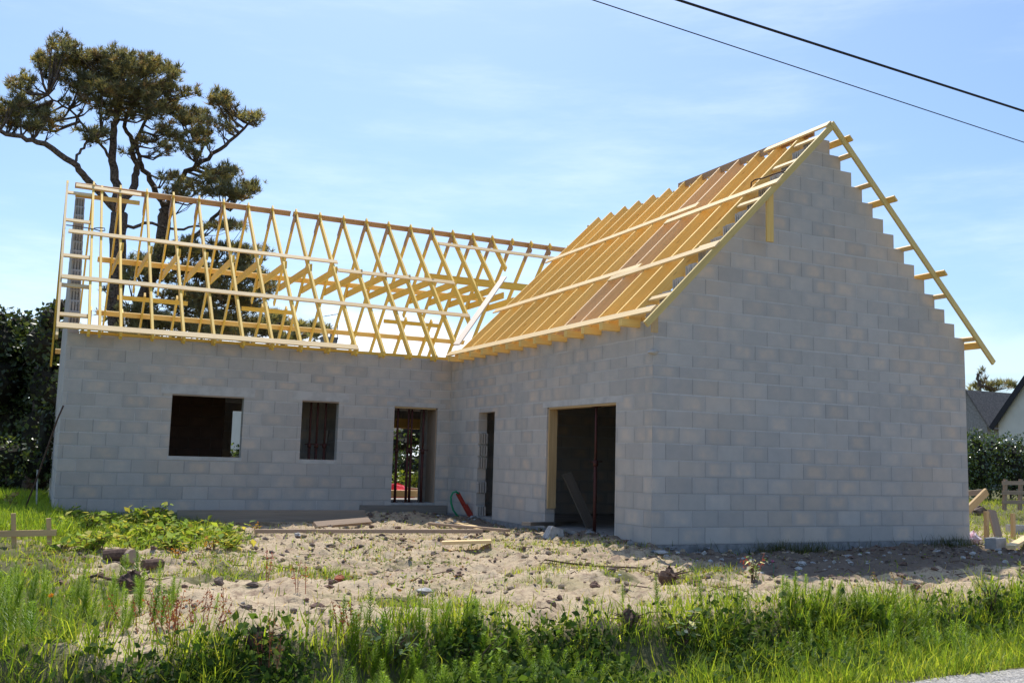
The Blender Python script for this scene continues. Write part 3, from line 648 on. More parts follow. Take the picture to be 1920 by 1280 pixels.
# batter board at left
t = empty("batter_board", tuple(G(60, 1025))); tag(t, "low brown batter board of two stakes and a rail on the left", "batter board")
def tp_(mb, a, b_, wd, th, nm, mt='lining'):
    mb.beam(Vector(a)-t.location, Vector(b_)-t.location, (0, 0, 1) if abs(Vector(b_)[2]-Vector(a)[2]) < .2 else (0, 1, 0), wd, th); return mb.build(nm, M[mt], t)
tp_(MB(), at_y(-30, 1001, 1.0), at_y(106, 998, 1.0), .03, .075, "rail"); tp_(MB(), at_y(27, 1045, 1.05), at_y(25, 962, 1.05), .055, .055, "stake"); tp_(MB(), at_y(94, 1045, 1.05), at_y(91, 971, 1.05), .055, .055, "stake")
# cut logs, root clump, brick, stones
def log(p, ax, r, L, label, mt='twig'):
    mb = MB(); d = Vector(ax).normalized(); mb.tube([d*(-L/2), d*(-L/4), d*(L/4), d*(L/2)], [r*.95, r, r*1.02, r*.93], 10); o = mb.build("cut_log", M[mt], None, False); o.location = Vector(p)+Vector((0, 0, r*.8)); return tag(o, label, "log")
log(gp(215, 1050), (1, -.25, .1), .07, .24, "brown cut log lying on the sand with a bark side up", 'twig'); log(gp(240, 1058), (.4, -1, .2), .08, .22, "grey cut log standing close beside the brown log", 'old'); log(gp(285, 1068), (1, .5, 0), .06, .22, "small dark log stub right of the grey log")
def roots(u, v, s_, label, seed):
    rr = random.Random(seed); p = G(u, v); t = empty("root_clump", tuple(p)); tag(t, label, "root clump"); mb = MB(); mb.blob((0, 0, .06*s_), (.13*s_, .11*s_, .14*s_), .35, 9, 7, seed); mb.build("root_ball", M['twig'], t)
    mb = MB()
    for k in range(16):
        a = rr.uniform(0, 6.28); L = rr.uniform(.1, .42)*s_; e = rr.uniform(-.1, .8); pts = [Vector((0, 0, .06*s_))]
        for j in range(1, 5): pts.append(Vector((math.cos(a)*L*j/4+rr.uniform(-.02, .02), math.sin(a)*L*j/4+rr.uniform(-.02, .02), .06*s_+e*L*j/4*(1-.1*j))))
        mb.tube(pts, [.014*s_, .011*s_, .008*s_, .006*s_, .003*s_], 5)
    mb.build("roots", M['twig'], t)
roots(245, 1103, .75, "brown root clump with a long root on the sand at left", 3); roots(1255, 1092, .8, "tangled root clump near the right house corner", 5); roots(480, 1215, .6, "dark root clump in the grass bank at lower left", 8)
roots(1180, 1170, .6, "small root clump on the sand edge above the grass", 9)
cond("dead_root", [gp(155, 1092, .02), gp(180, 1090, .05), gp(205, 1094, .04), gp(232, 1100, .05)], .014, 'twig', "long brown root lying left of the root clump", "root")
def rock(u, v, s_, mt, label, name="stone", cat="stone", seed=1, sz=(1, .8, .7)):
    mb = MB(); mb.blob((0, 0, s_*.35), (s_*sz[0], s_*sz[1], s_*sz[2]), .22, 8, 5, seed); o = mb.build(name, M[mt]); o.location = G(u, v); o.rotation_euler.z = seed*1.3; return tag(o, label, cat)
rock(636, 1090, .065, 'clay', "orange red broken brick piece on the sand", "brick_fragment", "brick", 3); rock(795, 1114, .08, 'stone', "white stone chip at the edge of the sand in the middle", seed=4, sz=(1.3, .8, .5))
rock(1240, 1040, .11, 'stone', "flat pale slab piece by the house corner", seed=6, sz=(1.3, .8, .25)); rock(1545, 1022, .2, 'darkstone', "large mortar lump against the gable foot", seed=9, sz=(1.6, .7, .8))
rock(410, 1094, .06, 'darkstone', "dark clod on the sand beside the red stalk", seed=11); rock(820, 985, .07, 'stone', "pale stone on the sand heap below the doorway", seed=12)
# bent reinforcing bars on the sand
cond("rebar_rod", [gp(1012, 1075, .0), gp(1014, 1066, .06), gp(1022, 1060, .07), gp(1060, 1060, .03), gp(1110, 1064, .02), gp(1200, 1068, .02)], .010, 'rebar', "thin rusty bar bent up from the sand in front of the garage", "iron rod")
cond("rebar_rod", [at_x(u, v, -8.2) if False else at_y(u, v, 8.0) for u, v in ((46, 955), (66, 905), (85, 850), (108, 785), (119, 760))], .016, 'rebar', "leaning rusty steel brace at the left end of the house", "steel brace")
plank(at_y(68, 955, 9.5), at_y(70, 880, 9.5), .03, .03, 'stone', "thin pale stake at the left end of the house", "stake", "stake", (0, 1, 0))
# right-hand corner of the site
def stake(u, v0, v1, Y_, wd, label, mt='lining'):
    a, b_ = at_y(u, v0, Y_), at_y(u+1, v1, Y_); return plank(b_, a, wd, wd, mt, label, "stake", "stake", (0, 1, 0))
stake(1849, 958, 1012, .8, .07, "reddish stake left of the slanted plank at far right"); stake(1899, 962, 1016, .8, .065, "reddish stake near the right edge of the photo")
plank(at_y(1859, 956, .85), at_y(1873, 1010, .6), .045, .17, 'old', "slanted thick plank end leaning on the reddish stake", upv=(1, 0, .3))
def cinder(p, rz, label):
    mb = MB(); L_, w_, h_ = .46, .2, .19; mb.box((-L_/2, -w_/2, 0), (L_/2, -w_/2+.03, h_)); mb.box((-L_/2, w_/2-.03, 0), (L_/2, w_/2, h_))
    for x in (-L_/2, -.015, L_/2-.03): mb.box((x, -w_/2+.0301, .001), (x+.03, w_/2-.0301, h_-.002))
    o = mb.build("hollow_block", M['concrete']); o.location = p; o.rotation_euler.z = rz; return tag(o, label, "concrete block")
cinder(Vector(G(1867, 1030)), .3, "hollow concrete block below the slanted plank"); cinder(Vector(G(1910, 1000)), -.4, "dark hollow block behind the right reddish stake")
plank(gp(1895, 1032, .06), gp(1935, 1012, .10), .14, .05, 'board', "pale plank lying on the ground at the right edge")
mb = MB(); mb.blob((0, 0, .1), (.16, .13, .12), .35, 9, 6, 5); o = mb.build("plastic_bag", M['plastic_white']); o.location = G(1826, 1020); tag(o, "crumpled pink and white plastic bag at the house corner", "plastic bag")
plank(at_y(1812, 958, 2.5), at_y(1850, 921, 2.5), .06, .16, 'lining', "brown beam slanting out behind the right house corner", "beam", "timber_beam"); plank(at_y(1800, 926, 3.0), at_y(1842, 922, 3.0), .05, .12, 'old', "brown board end above the slanting beam", upv=(0, 0, 1))
rock(1838, 965, .22, 'darkstone', "grey stone block under the slanting beam", seed=14)
t = empty("wood_pallet", tuple(G(1903, 962))); tag(t, "wooden pallet standing upright against the right hedge", "pallet"); pw = t.location
pa, pb2 = at_y(1882, 950, 5.0), at_y(1940, 950, 5.0)
for v in (905, 923, 941):
    mb = MB(); mb.beam(Vector(at_y(1879, v, 5.0))-pw, Vector(at_y(1945, v, 5.0))-pw, (0, 0, 1), .025, .10); mb.build("slat", M['old'], t)
for u in (1883, 1912, 1940):
    mb = MB(); mb.beam(Vector(at_y(u, 956, 5.05))-pw, Vector(at_y(u+2, 898, 5.05))-pw, (0, 1, 0), .09, .07); mb.build("batten", M['old'], t)
# things seen through the back door
def yb(u, v, Y_): return Vector(at_y(u, v, Y_))
plank((0.2, 17.6, .30), (3.4, 16.0, .12), .2, .16, 'old', "thick beam lying beyond the back door", "beam", "timber_beam")
mb = MB(); mb.blob((0, 0, .1), (.55, .35, .30), .25, 10, 7, 2); o = mb.build("red_tarp", M['tarp']); o.location = (1.75, 16.6, -.05); tag(o, "crumpled bright red tarp beyond the back door", "tarp")
plank((.3, 15.55, .12), (2.6, 15.55, .12), .2, .2, 'board', "pale timber sill lying outside the back door", "beam", "timber_beam")

# ------------------------------------------------------------------ cables
for z0, sl_, z1, r, lab in ((6.965, -.040, 0, .017, "thick black overhead cable, the upper of the two"), (6.60, -.0605, 0, .007, "thin grey overhead cable, the lower of the two")):
    mb = MB(); pts = [(x, -3.0, z0+sl_*(x+1.8)+ (.0006*(x-2)**2 if False else 0)) for x in np.linspace(-26, 46, 40)]; mb.tube(pts, r, 8); tag(mb.build("overhead_cable", M['cable'], None, True), lab, "cable")

# ------------------------------------------------------------------ foliage templates
def needle_template(k=22, seed=1):
    r = np.random.default_rng(seed); V = []; Fc = []
    for i in range(k):
        ph = r.uniform(0, 6.28); th = abs(r.normal(0, .75)); d = np.array([math.sin(th)*math.cos(ph), math.sin(th)*math.sin(ph), math.cos(th)]); s_ = np.cross(d, r.normal(size=3)); s_ /= np.linalg.norm(s_)
        st = d*.10; V += [st-s_*.055, st+s_*.055, d*r.uniform(.75, 1.1)]; Fc.append((3*i, 3*i+1, 3*i+2))
    return np.array(V), Fc
NT, NF = needle_template()
LT = np.array([(0, 0, 0), (.32, .45, .10), (0, 1., 0), (-.32, .45, .10)]); LF = [(0, 1, 2), (0, 2, 3)]
def clump_points(cs, density, r):
    """cs: list of (centre (3), radii (3)); points biased to the shell"""
    P = []; I = []
    for i, (c, rad) in enumerate(cs):
        k = max(4, int(density*rad[0]*rad[2]*(.6+.8*r.random()))); d = r.normal(size=(k, 3)); d /= np.linalg.norm(d, axis=1)[:, None]
        P.append(np.array(c)+d*np.array(rad)*(r.random(k)[:, None]**.45)); I.append(np.full(k, i))
    return np.concatenate(P), np.concatenate(I)
def pine(name, label, limbs, blobs, Y0, seed, dens=215., tuft=.25, base_col=(.20, .20, .115)):
    r = np.random.default_rng(seed); t = empty(name, (0, 0, 0)); tag(t, label, "tree")
    sc = Y0+12.5
    mb = MB(); skel = []
    for pts, r0, r1 in limbs:
        P3 = [np.array(at_y(u, v, Y0+dy)) for u, v, dy in pts]; fine = []
        for i in range(len(P3)-1):
            for k in range(4): fine.append(P3[i]+(P3[i+1]-P3[i])*k/4+r.normal(0, .04, 3)*(k > 0))
        fine.append(P3[-1]); r0 *= .72; mb.tube(fine, [r0+(r1-r0)*i/(len(fine)-1) for i in range(len(fine))], 8); skel += fine
    skel = np.array(skel); px = sc/1827*1.06; cs = []
    sub = []
    for (u, v, ru, rv) in blobs:
        for k in range(5 if ru > 15 else 2): sub.append((u+r.uniform(-.9, .9)*ru, v+r.uniform(-.85, .85)*rv, ru*r.uniform(.45, .78), max(rv*r.uniform(.45, .75), 4)))
    for (u, v, ru, rv) in sub:
        dy = r.uniform(-1, 1)*(1.0+ru*px*.7); c = at_y(u, v, Y0+dy); cs.append((c, (ru*px, max(ru*px*.8, .5), rv*px)))
        dd = np.linalg.norm(skel-c, axis=1)+(skel[:, 2] > c[2]+.3)*3; a = skel[dd.argmin()]; mid = (a+c)/2+np.array([0, 0, -.12*np.linalg.norm(c-a)])
        if np.linalg.norm(c-a) < 9: mb.tube([a, mid, c], [.045, .03, .016], 5)
        for k in range(int(3+ru*px*2.5)):
            e = c+r.uniform(-.85, .85, 3)*np.array(cs[-1][1]); s_ = c if k % 2 else mid; mb.tube([s_, (s_+e)/2+r.normal(0, .1, 3), e], [.015, .011, .006], 4, False)
    mb.build("trunk", M['bark'], t, True)
    P, I = clump_points(cs, dens, r); n_ = len(P); R = rot_yaw_lean(n_, .75, r)
    tint = np.array(base_col)[None]*(.55+.9*r.random((n_, 1))); br = r.random(n_) < .16; tint[br] = np.array((.28, .21, .13))*(.6+.7*r.random((br.sum(), 1))); yel = r.random(n_) < .15; tint[yel] *= np.array((1.7, 1.5, 1.1))
    V_ = inst(NT, P, R, tuft*(.7+.6*r.random(n_))); tri_mesh("crown", V_, len(NT), NF, M['needle'], tint, t)
    return t
Z6 = lambda l: [(a/3.43, 40+b_/3.43, c/3.43, d/3.43) for a, b_, c, d in l]
up_bl = Z6([(440, 150, 70, 50), (380, 190, 60, 60), (300, 270, 70, 60), (420, 320, 130, 80), (600, 250, 120, 70), (760, 290, 140, 90), (900, 290, 130, 60), (1020, 330, 110, 60), (700, 390, 170, 80), (560, 470, 60, 50), (700, 490, 140, 70), (860, 510, 160, 70), (1000, 470, 150, 70), (1130, 400, 70, 60), (1130, 330, 30, 30), (1220, 460, 60, 40), (1100, 560, 120, 50), (930, 590, 120, 40), (620, 540, 90, 40), (480, 400, 120, 50), (560, 180, 50, 40),
    (150, 420, 85, 65), (90, 540, 80, 60), (180, 590, 100, 60), (60, 630, 80, 50), (320, 610, 90, 35), (270, 680, 70, 40), (-50, 600, 80, 80), (150, 680, 90, 30), (540, 740, 90, 45), (650, 740, 50, 40), (500, 690, 50, 25), (400, 520, 50, 30), (760, 590, 120, 40)])
right_bl = Z6([(1180, 620, 90, 50), (1060, 700, 80, 40), (1200, 760, 90, 40), (1300, 700, 90, 40), (950, 760, 60, 30), (1240, 850, 60, 25), (1380, 530, 90, 55), (1480, 590, 90, 40), (1600, 620, 75, 30), (1660, 650, 35, 25), (1350, 640, 110, 40), (1250, 590, 80, 40), (1460, 520, 60, 35), (1450, 690, 60, 22), (1330, 770, 90, 35), (1050, 820, 90, 30), (820, 850, 50, 22), (1400, 980, 120, 50), (1540, 1040, 120, 45), (1300, 1040, 130, 50), (1200, 1090, 110, 45), (1450, 1110, 150, 45), (1640, 1080, 60, 25), (1100, 1000, 90, 30), (1470, 950, 60, 30), (1560, 1120, 90, 30)])
low_bl = [(395, 512, 80, 12), (260, 620, 50, 14), (450, 570, 50, 10), (420, 425, 55, 9), (330, 600, 80, 10), (350, 478, 70, 22), (420, 500, 60, 22), (480, 474, 26, 10), (320, 512, 60, 20), (400, 545, 80, 22), (470, 540, 34, 16), (340, 560, 70, 20), (232, 588, 40, 20), (208, 541, 14, 9), (440, 590, 50, 18), (380, 612, 70, 14), (250, 500, 24, 22), (290, 480, 30, 20), (505, 545, 16, 8), (300, 605, 50, 14), (430, 470, 40, 14)]
YP = 26.
pine("tall_pine", "tall spreading pine with a left reaching limb behind the roof frame",
     [([(212, 760, 0), (217, 600, 0), (221, 480, 0), (224, 400, 0)], .38, .30), ([(224, 400, 0), (220, 346, .3), (210, 302, .3), (214, 244, .3), (222, 200, .3), (226, 160, .3)], .26, .08),
      ([(224, 400, 0), (160, 333, -.5), (137, 305, -.8), (85, 270, -1), (50, 263, -1), (0, 245, -1), (-40, 235, -1)], .20, .06), ([(224, 398, 0), (253, 346, .8), (256, 317, 1), (250, 273, 1), (233, 238, 1), (245, 180, 1)], .22, .06),
      ([(137, 305, -.8), (152, 280, -.6), (170, 262, -.4), (190, 246, -.3)], .07, .04), ([(230, 430, 0), (270, 418, .4), (330, 430, .6), (380, 425, .8)], .10, .04), ([(210, 302, .3), (180, 262, 0), (130, 205, -.2), (90, 178, -.5)], .08, .03)], up_bl, YP, 5)
pine("leaning_pine", "second pine with right reaching limb seen through the rafters",
     [([(250, 760, 2), (255, 590, 2), (300, 480, 2), (307, 430, 2), (309, 390, 2)], .34, .26), ([(309, 390, 2), (280, 337, 1.5), (262, 302, 1), (256, 262, .8), (280, 200, .8)], .18, .05),
      ([(309, 392, 2), (344, 331, 1.5), (379, 302, 1), (423, 273, .7), (458, 241, .5), (485, 225, .5)], .18, .03), ([(360, 318, 1.3), (382, 273, 1), (350, 244, 1), (330, 220, 1)], .08, .03), ([(300, 480, 2), (370, 440, 2), (410, 400, 2), (440, 360, 2)], .16, .05),
      ([(280, 530, 2), (340, 500, 2), (420, 490, 2)], .10, .03), ([(262, 575, 2), (340, 560, 2), (430, 560, 2)], .10, .03)], right_bl+low_bl, YP, 6)
far = [(560, 612, 40, 12), (520, 598, 25, 12), (600, 622, 25, 8), (470, 612, 30, 14), (430, 622, 40, 12), (540, 630, 60, 12)]
pine("distant_pine", "low distant pine clump seen under the rafters right of the big pines", [([(530, 700, 0), (530, 640, 0), (525, 605, 0)], .3, .1)], far, 46., 8, 90., .5)
pine("distant_pine", "distant pines rising above the slate roof at far right", [([(1836, 800, 0), (1836, 720, 0), (1832, 700, 0)], .25, .1)], [(1832, 705, 14, 12), (1856, 718, 20, 8), (1885, 724, 24, 7), (1822, 722, 14, 10), (1845, 728, 30, 8)], 40., 9, 90., .5)

def leafy(name, label, cat, cs, seed, size, dens, cols, trunk=None, mat='leaf', group=None, cores=True):
    r = np.random.default_rng(seed); t = empty(name, (cs[0][0][0], cs[0][0][1], 0)); tag(t, label, cat, group); L0 = np.array(t.location)
    P, I = clump_points(cs, dens, r); n_ = len(P); R = rot_random(n_, r); cols = np.array(cols)
    shade = r.random(len(cs))[I]; tint = cols[r.integers(0, len(cols), n_)]*(.55+.8*r.random((n_, 1)))*(.75+.5*shade[:, None])
    V_ = inst(LT, P-L0, R, size*(.6+.8*r.random(n_))); 
    mb = MB()
    if trunk:
        for a, b_, ra in trunk: mb.tube([Vector(a)-Vector(L0), (Vector(a)+Vector(b_))/2+Vector((.1, .05, 0))-Vector(L0), Vector(b_)-Vector(L0)], [ra, ra*.8, ra*.5], 8)
    for i, (c, rad) in enumerate(cs):
        for k in range(5): e = np.array(c)+r.uniform(-.7, .7, 3)*np.array(rad); mb.tube([Vector((c[0]-L0[0], c[1]-L0[1], max(c[2]-rad[2], .05))), Vector(c-L0+r.normal(0, .05, 3)) if True else 0, Vector(e-L0)], [.03, .02, .008], 4, False)
    if mb.v: mb.build("trunk" if cat == "tree" else "stems", M['bark'], t, True)
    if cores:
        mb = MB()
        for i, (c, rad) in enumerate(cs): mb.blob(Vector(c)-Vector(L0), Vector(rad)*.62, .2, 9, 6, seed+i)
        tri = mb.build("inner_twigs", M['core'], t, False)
    tri_mesh("crown" if cat == "tree" else "foliage", V_, 4, LF, M[mat], tint, t)
    return t
DG = [(.055, .085, .03), (.07, .105, .034), (.04, .065, .028), (.09, .12, .04)]
def pxblob(u, v, ru, rv, Y_, dy=1.): 
    c = at_y(u, v, Y_); k = (Y_+12.5)/1827*1.0; return (c, (ru*k, dy, rv*k))
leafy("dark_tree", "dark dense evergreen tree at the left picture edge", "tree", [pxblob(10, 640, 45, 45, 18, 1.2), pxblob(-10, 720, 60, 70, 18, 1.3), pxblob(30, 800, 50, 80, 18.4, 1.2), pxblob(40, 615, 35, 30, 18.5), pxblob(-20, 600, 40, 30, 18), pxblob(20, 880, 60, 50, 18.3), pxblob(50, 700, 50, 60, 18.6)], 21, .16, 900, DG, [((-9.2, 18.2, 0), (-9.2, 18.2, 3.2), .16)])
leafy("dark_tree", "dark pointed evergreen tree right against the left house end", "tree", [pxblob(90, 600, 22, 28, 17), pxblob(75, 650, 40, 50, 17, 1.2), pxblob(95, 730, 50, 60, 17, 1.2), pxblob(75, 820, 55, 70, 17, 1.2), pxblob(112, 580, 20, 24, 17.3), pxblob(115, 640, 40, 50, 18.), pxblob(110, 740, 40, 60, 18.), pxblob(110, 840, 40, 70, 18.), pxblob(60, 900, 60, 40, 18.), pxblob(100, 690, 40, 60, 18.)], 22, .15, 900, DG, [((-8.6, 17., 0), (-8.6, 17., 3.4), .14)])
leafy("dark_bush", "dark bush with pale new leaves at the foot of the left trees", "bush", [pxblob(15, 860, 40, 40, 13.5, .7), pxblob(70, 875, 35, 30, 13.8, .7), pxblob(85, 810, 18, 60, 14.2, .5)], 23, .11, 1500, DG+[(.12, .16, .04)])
HG = [(.08, .125, .034), (.11, .16, .04), (.055, .09, .03)]
hb = [(np.array((x, 10.5+.12*(x-16)+random.uniform(-.1, .1), 1.15)), (.85, .75, 1.25+random.uniform(-.08, .08))) for x in np.arange(15.2, 31, 1.1)]
for i, (c, rad) in enumerate(hb): c[2] = gz(c[0], c[1])+1.18
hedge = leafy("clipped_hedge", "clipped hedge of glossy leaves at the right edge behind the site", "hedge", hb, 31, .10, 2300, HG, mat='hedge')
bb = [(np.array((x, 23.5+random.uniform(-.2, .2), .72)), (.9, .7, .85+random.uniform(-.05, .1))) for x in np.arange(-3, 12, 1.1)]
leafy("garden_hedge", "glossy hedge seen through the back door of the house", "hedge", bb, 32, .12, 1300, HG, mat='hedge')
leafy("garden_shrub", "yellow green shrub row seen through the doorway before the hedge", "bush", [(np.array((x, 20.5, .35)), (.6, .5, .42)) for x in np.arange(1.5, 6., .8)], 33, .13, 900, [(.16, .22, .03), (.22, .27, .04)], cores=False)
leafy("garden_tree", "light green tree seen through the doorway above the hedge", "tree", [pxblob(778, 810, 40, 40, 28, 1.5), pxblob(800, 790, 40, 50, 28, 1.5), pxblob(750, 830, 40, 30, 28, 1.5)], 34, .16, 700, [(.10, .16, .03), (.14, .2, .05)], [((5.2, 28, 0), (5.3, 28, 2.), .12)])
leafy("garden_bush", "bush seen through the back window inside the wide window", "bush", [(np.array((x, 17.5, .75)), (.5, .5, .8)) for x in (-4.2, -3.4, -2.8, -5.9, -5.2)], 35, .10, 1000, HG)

# ------------------------------------------------------------------ neighbour houses
def gable_house(name, label, x0, x1, y0, y1, ze, zr, ridge_ax, wallm='render', chim=None, dormer=False, rake='darkwood'):
    t = empty(name, ((x0+x1)/2, (y0+y1)/2, 0)); tag(t, label, "house"); o = Vector(t.location); mb = MB(); zb = -.6
    B = lambda x, y, z: (x-o.x, y-o.y, z)
    if ridge_ax == 'x':
        ym = (y0+y1)/2; prof = [(y0, zb), (y1, zb), (y1, ze), (ym, zr), (y0, ze)]; A = [B(x0, a, b_) for a, b_ in prof]; C_ = [B(x1, a, b_) for a, b_ in prof]
        rf = [((x0-.15, y0-.25, ze-.25), (x1+.15, y0-.25, ze-.25), (x1+.15, ym, zr+.05), (x0-.15, ym, zr+.05)), ((x0-.15, y1+.25, ze-.25), (x1+.15, y1+.25, ze-.25), (x1+.15, ym, zr+.05), (x0-.15, ym, zr+.05))]
    else:
        xm = (x0+x1)/2; prof = [(x0, zb), (x1, zb), (x1, ze), (xm, zr), (x0, ze)]; A = [B(a, y0, b_) for a, b_ in prof]; C_ = [B(a, y1, b_) for a, b_ in prof]
        rf = [((x0-.25, y0-.15, ze-.25), (x0-.25, y1+.15, ze-.25), (xm, y1+.15, zr+.05), (xm, y0-.15, zr+.05)), ((x1+.25, y0-.15, ze-.25), (x1+.25, y1+.15, ze-.25), (xm, y1+.15, zr+.05), (xm, y0-.15, zr+.05))]
    mb.face(A); mb.face(C_[::-1])
    for k in range(5):
        if k in (2, 3): continue
        mb.face((A[k], C_[k], C_[(k+1) % 5], A[(k+1) % 5]))
    mb.build("wall", M[wallm], t); mb = MB()
    for f in rf:
        a = [Vector(B(*p)) for p in f]; nn = (a[1]-a[0]).cross(a[3]-a[0]).normalized()*.09; nn = nn if nn.z > 0 else -nn; b_ = [p+nn for p in a]
        mb.face(a); mb.face(b_)
        for k in range(4): mb.face((a[k], a[(k+1) % 4], b_[(k+1) % 4], b_[k]))
    rfo = mb.build("roof", M['slate'], t)
    if ridge_ax == 'x' and rake and wallm == 'render' and not chim:
        mb = MB()
        for ye in (y0-.25, y1+.25): mb.beam(B(x0-.18, ye, ze-.30), B(x0-.18, ym, zr-.0), (0, 0, 1), .05, .24)
        mb.build("rake_board", M[rake], t)
    if ridge_ax == 'y' and rake:
        mb = MB()
        for s_ in (0, 1):
            xe = (x0-.25, x1+.25)[s_]; mb.beam(B(xe, y0-.17, ze-.30), B(xm, y0-.17, zr-.0), (0, -.0, 1), .05, .22)
        mb.build("rake_board", M[rake], t)
    if chim:
        for (cx, cy, cz) in chim:
            mb = MB(); mb.box(B(cx-.35, cy-.25, zr-1.2), B(cx+.35, cy+.25, cz)); mb.box(B(cx-.4, cy-.3, cz+.001), B(cx+.4, cy+.3, cz+.10)); mb.tube([B(cx-.15, cy, cz+.1), B(cx-.15, cy, cz+.32)], .10, 8); mb.tube([B(cx+.15, cy, cz+.1), B(cx+.15, cy, cz+.32)], .10, 8); mb.build("chimney", M['chimney'], rfo)
    return t
pr = at_y(1812, 734, 26); pe = at_x(1851, 797, pr[0]); gable_house("neighbour_house", "old neighbour house with weathered slate roof behind the hedge at right", pr[0], pr[0]+14, pe[1], 52-pe[1], pe[2], pr[2], 'x', 'chimney')
pv = at_x(1872, 797, 30.); pg = at_x(1978, 636, 30.)
gable_house("neighbour_house", "white rendered gable house with black roof edge at right edge", 30., 40., 2*pg[1]-pv[1], pv[1], pv[2]+.15, pg[2], 'x')
pc = at_y(622, 650, 34); hs = gable_house("neighbour_house", "distant slate roofed house with chimney seen under the rafters", pc[0]-4.5, pc[0]+.5, 32., 39., 3.6, pc[2]-.25, 'x', 'render', [(pc[0]+.05, 34.8, pc[2]+.45)])
pt = Vector(at_y(632, 642, 34)); mb = MB(); tp2 = Vector(at_y(634, 590, 34)); mb.tube([pt, tp2], .02, 5); a = Vector(at_y(608, 593, 34)); mb.tube([a, Vector(at_y(637, 588, 34))], .014, 5)
for k in range(6): q = a.lerp(Vector(at_y(637, 588, 34)), k/5.); mb.tube([q+Vector((0, -.25, 0)), q+Vector((0, .25, 0))], .008, 4)
tag(mb.build("tv_aerial", M['rebar']), "thin television aerial above the distant chimney", "aerial")
# a dark house seen through the back door
gable_house("neighbour_house", "dark blue grey house wall seen through the back doorway", 1.2, 6.6, 30., 36., 2.5, 4.4, 'x', 'slate')

# ------------------------------------------------------------------ grass, horsetail and weeds
def in_view(x, y, m=160):
    u, v, z = project(np.stack([x, y, ground_z(x, y)], -1)); return (u > -m) & (u < 1920+m) & (v < 1280+260) & (z > .5)
BT = np.array([(-.5, 0, 0), (.5, 0, 0), (-.38, .07, .5), (.38, .07, .5), (0, .30, 1.)]); BF = [(0, 1, 3), (0, 3, 2), (2, 3, 4)]
BT2 = np.array([(-.5, 0, 0), (.5, 0, 0), (-.36, .16, .55), (.36, .16, .55), (0, .62, .82)])
def inside_house(x, y): return ((x > -.05) & (x < W+.05) & (y > -.05) & (y < YB)) | ((x > -L2-.05) & (x < .1) & (y > L1-.08) & (y < YB))
def sow(n_, x0, x1, y0, y1, dens, seed):
    r = np.random.default_rng(seed); x = r.uniform(x0, x1, n_); y = r.uniform(y0, y1, n_); k = (r.random(n_) < dens(x, y)) & in_view(x, y) & ~inside_house(x, y); return x[k], y[k], r
def blades(name, x, y, r, h, wd, cols, lean=.35, mixw=.5):
    n_ = len(x); P = np.stack([x, y, ground_z(x, y)-.01], -1); cols = np.array(cols); tint = 1.42*cols[r.integers(0, len(cols), n_)]*(.55+.7*r.random((n_, 1)))
    hh = h*(.45+.9*r.random(n_)) ; sc = np.stack([np.full(n_, 1.)*wd*(.6+.8*r.random(n_)), hh, hh], 1); R = rot_yaw_lean(n_, lean, r); sel = r.random(n_) < mixw
    # scale template before rotating
    def mk(Tm, k): 
        V0 = Tm[None]*sc[k][:, None, :]; return (np.einsum('nij,nkj->nki', R[k], V0)+P[k][:, None]).reshape(-1, 3)
    V_ = np.concatenate([mk(BT, sel), mk(BT2, ~sel)]); tint = np.concatenate([tint[sel], tint[~sel]])
    o = tri_mesh(name, V_, 5, BF, M['grass'], tint); o["kind"] = "stuff"; return o
GC = [(.20, .29, .03), (.26, .34, .04), (.14, .22, .028), (.33, .37, .06), (.10, .17, .025)]
def d_verge(x, y):
    by = bank_y(x); p = vnoise(x*1.6+3, y*1.6)+.5*vnoise(x*4, y*4)
    v = sst(by+.30, by-.25, y)*(.32+.68*sst(-.15, .30, p)); road = sst(-6.90, -6.66, y+.15*vnoise(x*3, y*3)); left = 0
    bankdark = sst(by-.15, by-.3, y)*sst(-8.2, -7.4, x)*sst(-2.4, -3.6, x)
    return np.clip((v)*road*(1-.70*bankdark), 0, 1)
x, y, r = sow(130000, -11, 7, -7.15, -3.6, d_verge, 41)
hl = .26; blades("verge_grass", x, y, r, .21, .010, GC, .42)
def d_short(x, y): return sst(-6.92, -6.66, y+.15*vnoise(x*3, y*3))*sst(-5.6, -6.2, y)
x, y, r = sow(60000, -8, 5, -7.15, -5.5, d_short, 42); blades("roadside_turf", x, y, r, .10, .007, [(.26, .35, .04), (.32, .40, .055), (.20, .29, .035), (.38, .40, .10)], .5)
def d_sparse(x, y):
    p = vnoise(x*1.1+20, y*1.1)+.7*vnoise(x*3+2, y*3+8); v = .70*sst(-.02, .34, p)*sst(5., -3., y)*sst(2.5, -1.5, x)+.8*veg(x, y)*sst(-.1, .25, p)*sst(7.9, 7., y) + .03
    v = v*sst(2.2, -.5, x+ (y-1)*-.25) if False else v
    sh = sst(-.4, .2, x)*sst(-3.6, -2.8, y); v = v*(1-.85*sh)
    lf_ = sst(-7.0, -7.8, x+.5*p); v = np.maximum(v, .8*lf_*sst(9.2, 8.9, y)*sst(-.35, .1, p)); return np.clip(v, 0, 1)
x, y, r = sow(150000, -10.5, 6, -5.4, 8.2, d_sparse, 43); blades("sparse_grass", x, y, r, .10, .009, GC+[(.30, .26, .12)], .6)
x, y, r = sow(45000, -12.5, -7.9, 3.0, 16, lambda x, y: .9*sst(-7.6, -8.1, x)+0*y, 44); blades("garden_grass", x, y, r, .22, .013, [(.20, .30, .03), (.26, .34, .04), (.15, .24, .03)], .5)
x, y, r = sow(50000, 7.1, 24, -3, 10, lambda x, y: .35+.5*sst(-.1, .2, vnoise(x*.7, y*.7)), 45); blades("lawn_grass", x, y, r, .13, .014, [(.22, .28, .04), (.28, .30, .07), (.16, .22, .04)], .6)
